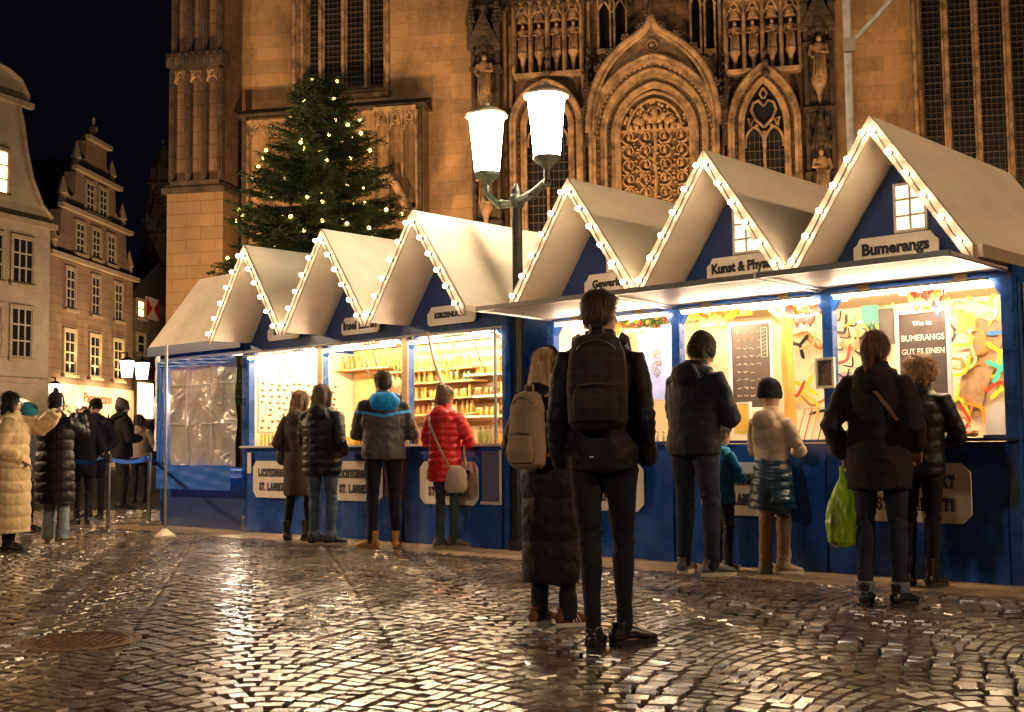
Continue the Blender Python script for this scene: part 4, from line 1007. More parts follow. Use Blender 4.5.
# main portal
cx0=(k(594,150)[0]+k(718,150)[0])/2; hw0=(k(718,150)[0]-k(594,150)[0])/2
zs0=k(655,135)[1]; zin0=k(655,62)[1]+.0; za0=k(653,22)[1]
mp_=portal(cx0,hw0,zs0,zin0,None,za0,5,.12,'main_portal',None,z0=3.5,ring_w=.125)
# inner panel: carved tree
hwi=hw0-5*.125
pa=arc_path(cx0,hwi,zs0,zin0-5*.125*1.15,z0=3.5)
MB().prism([(x,z) for x,z in reversed(pa)],-.03,-.006).build('tympanum',M('tympanum_dark',(.13,.08,.045),.85,var=.4,scale=5,bump=.5,bscale=20),mp_)
q=MB()
GOLDST=M('gilded_carving',(.30,.19,.10),.75,var=.4,scale=6)
ztop=zin0-5*.125*1.15-.15
q.tube([(cx0+.02*math.sin(z*6),-.10,z) for z in np.linspace(3.5,ztop-.9,14)],.045,7)
row=0; z=3.7
while z<ztop-.75:
    for s_ in (-1,1):
        for c_ in (0,1):
            ccx=cx0+s_*(.24+c_*.42); 
            if abs(ccx-cx0)>hwi-.15: continue
            pts=[]
            for j in range(22):
                a=-math.pi/2+j*.36; r_=.19*(1-j/30); pts.append((ccx+s_*r_*math.cos(a),-.10-.03*math.sin(j*.8),z+r_*math.sin(a)))
            q.tube(pts,[.032*(1-j/32) for j in range(22)],6)
            q.ell((ccx,-.12,z),(.05,.05,.08),7,5); q.ell((ccx,-.14,z+.09),(.032,.035,.04),7,5)
            for j in range(7):
                a=rr.uniform(0,6.28); q.ell((ccx+.2*math.cos(a),-.11,z+.19*math.sin(a)),(.045,.04,.03),6,4)
    z+=.36
for j in range(150):
    x_=rr.uniform(-hwi+.08,hwi-.08); z_=rr.uniform(3.8,ztop-.1-abs(x_)*.9); q.ell((cx0+x_,-.05,z_),(rr.uniform(.03,.06),.05,rr.uniform(.03,.07)),6,4)
q.build('carved_vine',GOLDST,mp_,smooth=50)
# upper group with figures and small canopy
q=MB(); zc=ztop-.95
q.box(cx0-hwi+.08,cx0+hwi-.08,-.14,-.03,zc,zc+.06)
for i in range(9): q.ell((cx0-.6+i*.15,-.13,zc+.12),(.055,.05,.1),7,5)
for s_ in (-1,1): 
    for j in range(4): q.ell((cx0+s_*(.12+j*.1),-.13,zc+.32+.08*math.sin(j*2)),(.08,.06,.12),8,5)
q.ell((cx0,-.15,zc+.42),(.09,.07,.18),8,6); q.tube([(cx0+.2*math.cos(t),-.12,zc+.42+.2*math.sin(t)) for t in np.linspace(0,6.283,15)],.025,5,cap=False)
q.tube([(a,-.12,b) for a,b in arc_path(cx0,hwi*.72,zc+.05,ztop-.12,n=10)],.035,6)
for j in range(46):
    a=rr.uniform(.15,math.pi-.15); r_=rr.uniform(.45,.9); q.ell((cx0+hwi*r_*math.cos(a),-.08,zc+.1+(ztop-zc-.2)*r_*math.sin(a)),(.05,.06,rr.uniform(.04,.08)),7,5)
q.build('carved_figures',GOLDST,mp_,smooth=50)
q=MB(); q.tube([(a,-.14,b) for a,b in arc_path(cx0,hwi-.04,zs0+.05,ztop+.05,z0=3.5)],.05,7); q.build('inner_moulding',MOLD,mp_,smooth=50)
# side portals
for (xa,xb,apy,ina,sgn) in ((514,583,84,112,0),(730,799,68,96,1)):
    c_=(k(xa,140)[0]+k(xb,140)[0])/2; h_=(k(xb,140)[0]-k(xa,140)[0])/2; zs=k((xa+xb)/2,128)[1]; zi=k((xa+xb)/2,ina)[1]+.35; za=k((xa+xb)/2,apy)[1]
    p_=portal(c_,h_,zs,za,None,None,3,.12,'side_portal',None,z0=3.5,ring_w=.12)
    hi=h_-.36; zt_=za-.36*1.15; pa=arc_path(c_,hi,zs,zt_,z0=3.5)
    MB().prism([(x,z) for x,z in reversed(pa)],-.03,-.006).build('dark_pane',GLZ,p_)
    q=MB(); 
    q.box(c_-.035,c_+.035,-.13,-.03,3.5,zs-.1)
    for s_ in (-1,1):
        q.tube([(x,-.09,z) for x,z in arc_path(c_+s_*hi/2,hi/2-.02,zs-.35,zs+.02,n=8,z0=zs-.5)],.035,6)
        # heart shape above
        q.tube([(c_,-.09,zs+.0),(c_+s_*.2,-.09,zs+.20),(c_+s_*.30,-.09,zs+.44),(c_+s_*.25,-.09,zs+.62),(c_+s_*.12,-.09,zs+.68),(c_,-.09,zs+.54)],.04,6); q.tube([(c_+s_*.33,-.08,zs+.02),(c_+s_*.38,-.08,zs+.25),(c_+s_*.27,-.08,zs+.2),(c_+s_*.33,-.08,zs+.02)],.03,6); q.tube([(c_+s_*.02,-.09,zs+.72),(c_+s_*.09,-.09,zs+.85),(c_,-.09,zs+1.0)],.03,6)
        q.ell((c_+s_*.18,-.09,zs+.05),(.05,.04,.05),6,4)
    q.build('window_tracery',MOLD,p_,smooth=50)
    q=MB(); z=3.6
    while z<zs-.3: q.box(c_-hi,c_+hi,-.05,-.035,z-.012,z+.012); z+=.22
    for x in (-.75,-.5,-.25,.25,.5,.75): q.box(c_+hi*x-.008,c_+hi*x+.008,-.055,-.04,3.5,zs-.1)
    q.build('lead_grid',LEAD,p_)
# dark pinnacled piers
def pier(pxa,pxb,pyt,front,seed):
    x0,x1=k(pxa,100,front)[0],k(pxb,100,front)[0]; w_=x1-x0; cx=(x0+x1)/2; r=random.Random(seed)
    q=MB(); q.box(x0+.06,x1-.06,-front,-.001,0,TOP)
    for s_ in (x0+.05,x1-.05): q.tube([(s_,-front-.02,0),(s_,-front-.02,TOP)],.06,8)
    z=1
    while z<TOP:
        q.box(x0-.04,x1+.04,-front-.12,-.001,z,z+.09); z+=r.choice((1.6,2.4))
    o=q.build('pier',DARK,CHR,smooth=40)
    zt_=k((pxa+pxb)/2,pyt,front)[1]
    q=MB(); # gabled canopy
    q.prism([(x0-.05,zt_-.9),(x1+.05,zt_-.9),(cx,zt_)],-front-.32,-front-.05); q.ell((cx,-front-.2,zt_+.1),(.08,.08,.12),8,5)
    pinnacle(q,x0+.02,-front-.2,zt_-1.0,.16,1.3); pinnacle(q,x1-.02,-front-.2,zt_-1.0,.16,1.3)
    q.build('gabled_canopy',DARK,o,smooth=40)
    for j,zs in enumerate((zt_-2.2,zt_-5.0)):
        st=statue(o,cx,-front-.18,zs,j,1.15)
        q=MB(); q.lathe([(.03,-.55),(.08,-.3),(.17,-.12),(.19,0)],c=(cx,-front-.15,zs),n=8); q.build('corbel',MOLD,o,smooth=40)
        q=MB(); q.rings([((cx,-front-.2,zs+1.18),(.22,0,0),(0,.2,0)),((cx,-front-.2,zs+1.35),(.2,0,0),(0,.18,0)),((cx,-front-.2,zs+2.0),(.03,0,0),(0,.03,0))],6)
        for i in range(6): q.ell((cx+.2*math.cos(i*1.05),-front-.2+.18*math.sin(i*1.05),zs+1.15),(.05,.05,.08),6,4)
        q.build('canopy',DARK,o)
    q=MB()
    for i in range(46): q.ell((r.uniform(x0,x1),-front-.04,r.uniform(3,12)),(r.uniform(.03,.08),.07,r.uniform(.05,.16)),6,4)
    q.build('worn_carving',DARK,o,smooth=50)
pier(472,500,14,.55,3); pier(805,834,-8,.55,8)
q=MB()
for px_ in (506,512,584,590,722,728): 
    u=k(px_,100)[0]; q.tube([(u,-.12,0),(u,-.12,zz+.3)],.055,8)
q.build('wall_shafts',MOLD,CHR,smooth=50)
for px_,py_ in ((588,62),(724,58)):
    q=MB(); u,z=k(px_,py_,.3); pinnacle(q,u,-.28,z-2.2,.17,2.5); q.build('pinnacle',DARK,CHR,smooth=40)
q=MB(); # finials rising above the side portals and foliage scatter in the spandrels
for px_ in (548,765):
    u,z=k(px_,60,.4); 
    for j in range(3): q.ell((u,-.5,z-.35+j*.28),(.11-.02*j,.1,.1),8,5)
for i in range(130):
    px_=rr.uniform(585,728); py_=rr.uniform(48,140)
    f=abs(px_-655)/62
    if (py_<62+75*max(0,f-.55)**1.0 and f>.25 and py_>30+0) or f>1.06:
        u,z=k(px_,py_,.1); q.ell((u,-.1,z),(rr.uniform(.05,.11),.1,rr.uniform(.05,.12)),6,4)
q.build('spandrel_foliage',DARK,CHR,smooth=50)
# ---------------------------------------------------------------- old houses on the left
PLA=M('grey_plaster',(.36,.29,.20),.85,var=.15,scale=1.2,bump=.15,bscale=20)
TRIM=M('house_trim_stone',(.36,.27,.18),.75,var=.2,scale=3)
BST=brickmat('brown_house_stone',(.30,.19,.12),(.22,.14,.09),(.1,.065,.045),bw=1.1,bh=.45,stain=(.09,.06,.04),stain_amt=.5,nscale=.4,amp=.2)
DGL=M('dark_window_glass',(.015,.015,.018),.15)
SASH=M('painted_sash',(.45,.38,.28),.5)
ROOF=M('dark_roof_tiles',(.03,.022,.02),.7,var=.3,scale=3)
LITW=M('lit_house_window',(1,.8,.5),.5,emis=(1,.66,.25),es=1.5)
LITS=M('lit_shop_window',(1,.8,.5),.5,emis=(1,.62,.26),es=1.4)
def hwindow(par,x0,x1,z0,z1,y=0,lit=False,nx=2,nz=3,frame=TRIM):
    f=MB(); t=.16
    f.box(x0-t,x0,y-.10,y+.02,z0-t,z1+t); f.box(x1,x1+t,y-.10,y+.02,z0-t,z1+t); f.box(x0,x1,y-.10,y+.02,z1,z1+t); f.box(x0-.25,x1+.25,y-.2,y-.101,z0-t-.06,z0-t+.08); f.box(x0,x1,y-.1,y+.02,z0-t,z0)
    fr=f.build('window',frame,par)
    MB().box(x0,x1,y-.02,y-.006,z0,z1).build('pane',LITW if lit else DGL,fr)
    g=MB()
    for i in range(nx+1): x=x0+(x1-x0)*i/nx; g.box(x-.04,x+.04,y-.06,y-.025,z0,z1)
    for i in range(nz+1): z=z0+(z1-z0)*i/nz; g.box(x0,x1,y-.055,y-.026,z-.035,z+.035)
    g.build('sash',SASH,fr)
A=thing('gabled_house','tall grey plastered house with a curved baroque gable at the far left edge','house',AF.o,AF.a)
ax=-3.6
half=[(3.6,0),(3.6,11.17),(3.62,11.86),(2.95,12.37),(2.3,13.5),(1.9,14.74),(1.65,16.0),(1.42,16.68),(1.95,16.96),(1.95,17.34),(1.5,17.93),(.8,18.2),(0,18.3)]
poly=[(ax+x,z) for x,z in half]+[(ax-x,z) for x,z in reversed(half[:-1])]
MB().prism(poly,0,.5).build('gable_wall',PLA,A)
MB().box(ax-3.55,ax+3.55,.5,14,0,11).build('house_body',PLA,A)
MB().prism([(ax-3.6,11.0),(ax+3.6,11.0),(ax,16.6)],.5,14).build('roof',ROOF,A)
q=MB(); q.tube([(ax+x,-.05,z) for x,z in half[2:]],.13,6); q.tube([(ax-x,-.05,z) for x,z in half[2:]],.13,6); q.box(ax-3.8,ax+3.8,-.3,-.001,11.3,11.55); q.box(ax-2.2,ax+2.2,-.25,-.001,16.7,16.95); q.build('gable_trim',TRIM,A)
q=MB(); q.box(ax-3.6,ax+3.6,-.2,-.001,4.0,4.25); q.build('string_course',TRIM,A)
for c_ in (-1.75,-3.6,-5.45):
    hwindow(A,c_-.6,c_+.6,8.6,10.6,nx=3); hwindow(A,c_-.6,c_+.6,5.2,7.4,nx=3)
hwindow(A,ax-.3,ax+.85,12.5,14.4,lit=True,nx=2)
for c_ in (-1.9,-4.9):
    q=MB(); pa=arc_path(c_,1.0,2.4,3.3,z0=0); pb=arc_path(c_,1.2,2.4,3.52,z0=0); q.band(pa,pb,-.2,-.001); o=q.build('shop_arch',TRIM,A); MB().prism([(x,z) for x,z in reversed(pa)],-.04,-.004).build('lit_opening',LITS,o)
B=thing('gabled_house','brown stone house with stepped gable and scrolls, lit slit windows and a shop below','house',BF.o,BF.a)
bxc=5.3
MB().box(.05,10.25,0,.6,0,10.4).build('front_wall',BST,B); MB().box(.1,10.2,.6,14,0,10.3).build('house_body',BST,B)
MB().prism([(.1,10.3),(10.2,10.3),(bxc,16.3)],.61,14).build('roof',ROOF,B)
st=[(5.0,10.4),(4.8,11.2),(4.0,11.5),(3.9,12.8),(3.3,13.0),(2.95,13.6),(2.5,13.8),(2.4,15.0),(1.9,15.2),(1.6,15.8),(1.25,16.0),(1.2,16.9),(.9,17.0),(.5,17.4),(0,17.5)]
poly=[(bxc+x,z) for x,z in st]+[(bxc-x,z) for x,z in reversed(st[:-1])]
MB().prism(poly,0,.6).build('stepped_gable',BST,B)
q=MB()
for z,w_ in ((10.35,5.3),(12.85,4.3),(15.05,2.8),(16.95,1.4)): q.box(bxc-w_,bxc+w_,-.28,-.001,z,z+.22)
q.build('cornice',TRIM,B)
q=MB()
for w_,z in ((4.6,10.6),(3.6,13.1),(2.15,15.2)):
    for s_ in (-1,1):
        u=bxc+s_*w_; q.rings([((u,.1,z),(.2,0,0),(0,.2,0)),((u,.1,z+.5),(.18,0,0),(0,.18,0)),((u,.1,z+.55),(.28,0,0),(0,.28,0)),((u,.1,z+1.4),(.04,0,0),(0,.04,0))],8)
        q.tube([(u-s_*.3+.35*math.cos(t)*s_,.1,z+.25+.35*math.sin(t)) for t in np.linspace(0,5,12)],.1,6)
q.tube([(bxc,.2,17.4),(bxc,.2,18.4)],.08,6); q.ell((bxc,.2,17.75),.25,8,6)
q.build('pinnacles',TRIM,B)
for z0_,z1_,cs in ((13.3,14.7,(4.5,6.1)),(10.95,12.4,(3.4,5.3,7.2)),(8.0,9.9,(2.4,5.3,8.2))):
    for c_ in cs: hwindow(B,c_-.45,c_+.45,z0_,z1_,frame=TRIM,nx=2,nz=4)
for c_ in (2.4,5.3,8.2):
    hwindow(B,c_-.55,c_+.55,4.75,6.8,lit=False,nx=2,nz=4,frame=M('lit_stone_frame',(.5,.4,.26),.7))
for c_ in (1.9,5.2,8.4):
    q=MB(); pa=arc_path(c_,1.0,1.9,2.9,z0=0); pb=arc_path(c_,1.25,1.9,3.2,z0=0); q.band(pa,pb,-.2,-.001); o=q.build('shop_arch',TRIM,B); MB().prism([(x,z) for x,z in reversed(pa)],-.04,-.004).build('lit_opening',LITS,o)
MB().box(.05,10.25,-.12,-.001,.0,4.2).build('shop_front',M('cream_shopfront',(.5,.4,.27),.7,var=.1),B)
o=text_mesh('Pannemann',.75,M('brown_lettering',(.12,.05,.02),.5),B,5.6,-.14,3.35,bold=.02); 
# house further back with the red and white shutters
C_=thing('timber_house','narrow dark house behind the church corner with red and white shutters and a lit window','house',BF.w(10.4,0,0),BF.a)
MB().box(0,9,.3,8,0,9.6).build('front_wall',M('dark_facade',(.12,.08,.055),.85,var=.4,scale=1.5,bump=.4,bscale=8),C_)
MB().prism([(0,9.6),(9,9.6),(4.5,12.2)],.3,8).build('roof',ROOF,C_)
def shutter(x0,z0,w_,h_):
    o=MB().box(x0,x0+w_,.22,.29,z0,z0+h_).build('shutter',M('white_shutter_paint',(.6,.52,.42),.6),C_,label='red and white painted shutter')
    q=MB(); q.prism([(x0,z0),(x0+w_*.45,z0+h_/2),(x0,z0+h_)],.205,.215); q.prism([(x0+w_,z0),(x0+w_,z0+h_),(x0+w_*.55,z0+h_/2)],.205,.215); q.build('red_triangle',M('red_paint',(.45,.02,.015),.5),o)
q=Fr(BF.w(10.4,.3,0),85.1)
u0,z0_=q.px(145,318); u1,z1_=q.px(158,300); shutter(u0,z0_,u1-u0,z1_-z0_)
u0,z0_=q.px(137,316); u1,z1_=q.px(143,302); hwindow(C_,u0,u1,z0_,z1_,y=.3,lit=True,nx=1,nz=2)
u0,z0_=q.px(137,352); u1,z1_=q.px(144,336); hwindow(C_,u0,u1,z0_,z1_,y=.3,nx=1,nz=2)
u0,z0_=q.px(137,418); u1,z1_=q.px(152,384); MB().box(u0,u1,.22,.28,z0_,z1_).build('lit_shop_window',LITW,C_)
# shop lanterns hanging between the houses
LANT=M('lantern_glass',(1,.95,.85),.3,emis=(1,.86,.62),es=2.2)
def hang_lantern(px_,py_,D,w_,h_,lbl):
    v=ray(px_,py_); P=CAMP+v*(D/v.y); t=thing('shop_lantern',lbl,'lantern',P,.5)
    MB().rings([((0,0,-h_/2),(w_*.4,0,0),(0,w_*.4,0)),((0,0,h_/2),(w_*.55,0,0),(0,w_*.55,0))],4).build('lantern_glass',LANT,t)
    MB().rings([((0,0,h_/2),(w_*.62,0,0),(0,w_*.62,0)),((0,0,h_/2+h_*.25),(.05,0,0),(0,.05,0))],4).build('lantern_roof',INK,t)
    MB().tube([(0,0,h_/2+h_*.2),(0,0,h_/2+h_*.45),(.0,.8,h_/2+h_*.6)],.03,6).build('bracket',INK,t); return t
hang_lantern(127,369,40,.42,.55,'bright white shop lantern, left of the pair beside the plastic curtain')
hang_lantern(142,371,40,.44,.55,'bright white shop lantern, right of the pair beside the plastic curtain')
hang_lantern(55,391,44,.42,.50,'small white shop lantern on the corner between the two gabled houses')
# ---------------------------------------------------------------- street lamp
lamp=thing('street_lamp','old grey-green street lamp with two bright glass heads between the stalls','street lamp',(.068,12.1,0))
LGR=M('lamp_green_metal',(.075,.085,.065),.45,.5,var=.5,scale=14,bump=.2)
MB().lathe([(.12,0),(.12,.08),(.09,.12),(.085,.9),(.075,.95),(.055,1.0),(.052,3.45),(.06,3.5),(.06,3.62),(.02,3.7)],n=20).build('lamp_post',M('dark_lamp_post',(.045,.04,.035),.4,.6,var=.3,scale=10),lamp,smooth=35)
GLASS=M('lamp_glass',(1,.95,.85),.25,emis=(1,.83,.56),es=15)
def lamphead(dx,dy,z):
    h=thing_part=bpy.data.objects.new('lamp_head',None); COL.objects.link(h); h.parent=lamp; h.location=(dx,dy,z)
    o=MB().lathe([(.125,0),(.13,.02),(.16,.35),(.185,.60)],n=12,).build('lamp_glass',GLASS,h,smooth=20)
    q=MB(); q.lathe([(.19,.60),(.225,.61),(.23,.63),(.20,.66),(.12,.70),(.04,.73),(.03,.76),(.001,.77)],n=20); q.build('lamp_cap',M('lamp_cap_metal',(.6,.52,.38),.45,.4,var=.3),h,smooth=35)
    q=MB(); q.lathe([(.03,-.24),(.035,-.16),(.03,-.12),(.07,-.07),(.12,-.04),(.14,-.01),(.14,.012)],n=16); q.ell((0,0,-.25),.045,10,7); q.build('lamp_cup',LGR,h,smooth=40)
    return h
v=ray(487,174); L1=CAMP+v*(12.5/v.y); v=ray(547,158); L2=CAMP+v*(11.65/v.y)
lo=Vector(lamp.location)
for P in (L1,L2): lamphead(P.x-lo.x,P.y-lo.y,P.z)
q=MB(); a=L1-lo; b=L2-lo
q.tube([(a.x,a.y,a.z-.22),(a.x*.6+.0,a.y*.6,3.53),(0,0,3.50),(b.x*.6,b.y*.6,3.56),(b.x,b.y,b.z-.22)],[.035,.04,.045,.04,.035],10)
q.ell((0,0,3.52),(.085,.085,.1),12,8)
for f,P in ((.5,a),(.5,b)): q.ell((P.x*f,P.y*f,3.53),(.06,.06,.05),10,6)
q.build('lamp_arm',LGR,lamp,smooth=45)
# ---------------------------------------------------------------- mast in front of the church
v=ray(850.5,130); mp=CAMP+v*(16/v.y)
ms=thing('mast','pale galvanised mast with a slanting brace and small box rising behind the right stall','mast',(mp.x,mp.y,0))
MB().tube([(0,0,0),(0,0,8)],.058,12).build('mast_tube',M('galvanised',(.68,.64,.58),.5,.1,var=.2,scale=8),ms,smooth=40)
def at(x,y,D): v=ray(x,y); return CAMP+v*(D/v.y)-Vector(ms.location)
p0=at(850,45,15.92); p1=at(902,-12,15.7)
MB().tube([p0,p1],.035,10).build('brace_tube',M('galvanised'),ms,smooth=40)
MB().box(p0.x-.09,p0.x+.06,-.14,-.05,p0.z-.1,p0.z+.08).build('junction_box',M('box_beige',(.5,.42,.32),.5),ms,bevel=.006)
# ---------------------------------------------------------------- queue barrier
def stanchion(x,y,lbl):
    g_=ground(x,y); t=thing('barrier_post',lbl,'barrier post',(g_.x,g_.y,0))
    MB().lathe([(.16,0),(.16,.012),(.12,.03),(.03,.045),(.028,.05)],n=24).build('base',ALU,t,smooth=30)
    MB().lathe([(.026,.045),(.026,.88)],n=14).build('tube',STEEL,t,smooth=40)
    MB().lathe([(.034,.87),(.034,.96),(.028,.985),(.001,.99)],n=14).build('belt_head',INK,t,smooth=35); return g_
S=[stanchion(68,531,'steel barrier post nearest the black puffer coat at the left'),stanchion(108,533,'front steel barrier post in the middle of the blue belts'),stanchion(149,525,'steel barrier post nearest the curtained stall'),stanchion(88,520,'steel barrier post standing behind the others among the queue')]
def belt(a,b,lbl):
    q=MB(); a=Vector(a);b=Vector(b)
    for i in range(10):
        f0,f1=i/10,(i+1)/10; s0=-.05*math.sin(math.pi*f0); s1=-.05*math.sin(math.pi*f1)
        q.bar(a.lerp(b,f0)+Vector((0,0,.92+s0)),a.lerp(b,f1)+Vector((0,0,.92+s1)),.006,.05)
    tag(q.build('barrier_belt',M('blue_webbing',(.01,.09,.42),.6),None),lbl,'barrier belt','blue barrier belts')
belt(S[0],S[1],'blue barrier belt stretched in front of the queue, left span'); belt(S[1],S[2],'blue barrier belt stretched in front of the queue, middle span')
belt(S[2],SF.w(-8.2,0,0),'blue barrier belt between the last post and the curtained stall'); belt(S[3],S[2],'blue barrier belt running behind to the rear post')
# ---------------------------------------------------------------- fir tree
TX=at0=None
v=ray(322,260); tp=CAMP+v*(22/v.y)
tree=thing('fir_tree','tall dark fir tree with warm fairy lights standing behind the left stall','tree',(tp.x,tp.y,0))
ztop_=(CAMP+ray(323,72)*(22/ray(323,72).y)).z
MB().tube([(0,0,0),(0.02,0,3),(0,0,6),(0,0,ztop_)],[.16,.12,.07,.012],10).build('trunk',M('fir_bark',(.06,.04,.025),.9,var=.3,bump=.6),tree)
tr=random.Random(21); FV=[];FF=[]
def blade(p,d,l,w_):
    u,v2=frame_of(d); a=tr.uniform(0,3.14); u=(u*math.cos(a)+v2*math.sin(a))*w_
    o_=len(FV); FV.extend([tuple(p-u*.3),tuple(p+d*l*.45-u),tuple(p+d*l),tuple(p+d*l*.45+u),tuple(p+u*.3)]); FF.append((o_,o_+1,o_+2,o_+3,o_+4))
stems=MB(); tips=[]
z=1.8
H_=ztop_
while z<H_-.12:
    f=min((H_-z)/(H_-1.6),.57); R=.16+2.75*f**.86
    nb=max(6,int(9+15*f))
    for i in range(nb):
        a=tr.uniform(0,6.283); r=R*(tr.uniform(.45,1.1) if tr.random()<.6 else tr.uniform(.85,1.16)); zz_=z+tr.uniform(-.16,.16)
        dr=Vector((math.cos(a),math.sin(a),0)); up=.28-.5*f
        pts=[Vector((0,0,zz_))+dr*(r*t)+Vector((0,0,r*(up*t-.12*t*t+.16*t**4))) for t in np.linspace(0,1,6)]
        stems.tube(pts,[.022*f+.008,.015,.012,.009,.007,.004],4)
        side=Vector((-dr.y,dr.x,0))
        n_t=int(8+r*21)
        for j in range(n_t):
            t=.18+.82*(j+.5)/n_t; ii=min(4,int(t*5)); p=pts[ii].lerp(pts[ii+1],t*5-ii)
            for s_ in (-1,1):
                l=(.10+.30*(1-t)*r*.55+.08)*tr.uniform(.7,1.2); d=(side*s_+dr*.9+Vector((0,0,tr.uniform(-.25,.12)))).normalized()
                # twig with needles
                nn=int(l/.035)
                for q_ in range(nn):
                    pp=p+d*(l*q_/nn); nd=(d+Vector((tr.uniform(-1,1),tr.uniform(-1,1),tr.uniform(-.7,.9)))*.75).normalized(); blade(pp,nd,tr.uniform(.05,.09),.011)
        tips.append(pts[-1]); 
        tips.append(pts[3])
    z+=.105+.03*f
stems.build('limbs',M('fir_bark'),tree)
me=bpy.data.meshes.new('foliage'); me.from_pydata(FV,[],FF); me.materials.append(M('fir_needles',(.055,.09,.032),.7,var=.5,scale=2.5,spec=.3)); link('foliage',me,tree); print('fir blades',len(FF))
FB=M('fairy_bulb',(1,.9,.6),.3,emis=(1,.62,.12),es=5)
bm_=MB().ell((0,0,0),.031,8,6).mesh('light_bulb',60); bm_.materials.append(FB)
cand=[p for p in tips if p.z>3.4 and p.y<.25]; tr.shuffle(cand)
sel=[]
for p in cand:
    if p.y>.5: continue
    if math.hypot(p.x,p.y)>.12+.55*1.7*min((H_-p.z)/(H_-1.6),.6) and all((p-s_).length>.25 for s_ in sel): sel.append(p)
    if len(sel)>=92: break
for p in sel:
    o=link('light_bulb',bm_,tree); o.location=p+Vector((0,0,.02))+p.normalized()*0; o.location.x*=1.02; o.location.y*=1.02
q=MB()
for a,b in zip(sorted(sel,key=lambda p:(round(p.z*2.2),math.atan2(p.y,p.x))),sorted(sel,key=lambda p:(round(p.z*2.2),math.atan2(p.y,p.x)))[1:]):
    if (a-b).length<1.3: q.tube([a,(a+b)/2-Vector((0,0,.05)),b],.004,4)
q.build('light_cable',INK,tree)
# ---------------------------------------------------------------- dim roofs far behind
# ---------------------------------------------------------------- people
def nz3(v,s,seed=0):
    r=np.random.default_rng(seed); out=np.zeros(len(v))
    p=v*s; w1=np.stack([np.sin(p[:,1]*1.7+seed)+np.sin(p[:,2]*1.3),np.sin(p[:,2]*1.9+1)+np.sin(p[:,0]*1.1),np.sin(p[:,0]*1.6+2)+np.sin(p[:,1]*1.2)],-1)*.6
    q=p+w1
    for i in range(4):
        d=r.normal(size=3); d/=np.linalg.norm(d); out+=np.sin(q@d*(1+i*.8)+r.uniform(0,6))/(1+i*.5)
    return out/2.4
def blob(name,mb,mat,parent,vox=.012,smooth=2,disp=None,label=None):
    me0=mb.mesh('tmp'); bm=bmesh.new(); bm.from_mesh(me0); bmesh.ops.recalc_face_normals(bm,faces=bm.faces); bm.to_mesh(me0); bm.free()
    o=bpy.data.objects.new('tmp',me0); COL.objects.link(o)
    md=o.modifiers.new('r','REMESH'); md.mode='VOXEL'; md.voxel_size=vox
    if smooth: sm=o.modifiers.new('s','SMOOTH'); sm.factor=.5; sm.iterations=smooth
    dg=bpy.context.evaluated_depsgraph_get(); dg.update()
    me=bpy.data.meshes.new_from_object(o.evaluated_get(dg)); bpy.data.objects.remove(o); bpy.data.meshes.remove(me0)
    n=len(me.vertices)
    if disp and n:
        v=np.empty(n*3,np.float32); me.vertices.foreach_get('co',v); v=v.reshape(-1,3); nr=np.empty(n*3,np.float32); me.vertices.foreach_get('normal',nr); nr=nr.reshape(-1,3)
        d=disp(v.astype(float)); v=v+nr*d[:,None]; me.vertices.foreach_set('co',v.astype(np.float32).ravel())
    me.shade_smooth(); me.materials.clear(); me.materials.append(mat); me.name=name; me.update()
    return link(name,me,parent,label)
SKIN=M('skin',(.52,.30,.21),.5,var=.08,scale=20,sss=.1)
def fabric(name,col,rough=.85,var=.12,sheen=.04,bump=.25,bs=220,spec=.2,coat=0): return M(name,tuple(c*.85 for c in col),rough,var=var,scale=7,bump=bump,bscale=bs,bdist=.002,sheen=sheen,spec=spec,coat=coat)
HAIRM={}
def hairmat(name,col):
    return M('hair_'+name,col,.55,var=.45,scale=26,bump=.8,bscale=60,bdist=.006,stretch=(1,1,.18),spec=.4)
def segdist(v,a,b):
    a=np.array(a);b=np.array(b); ab=b-a; t=np.clip(((v-a)@ab)/(ab@ab),0,1); return np.linalg.norm(v-(a+t[:,None]*ab),axis=1),t
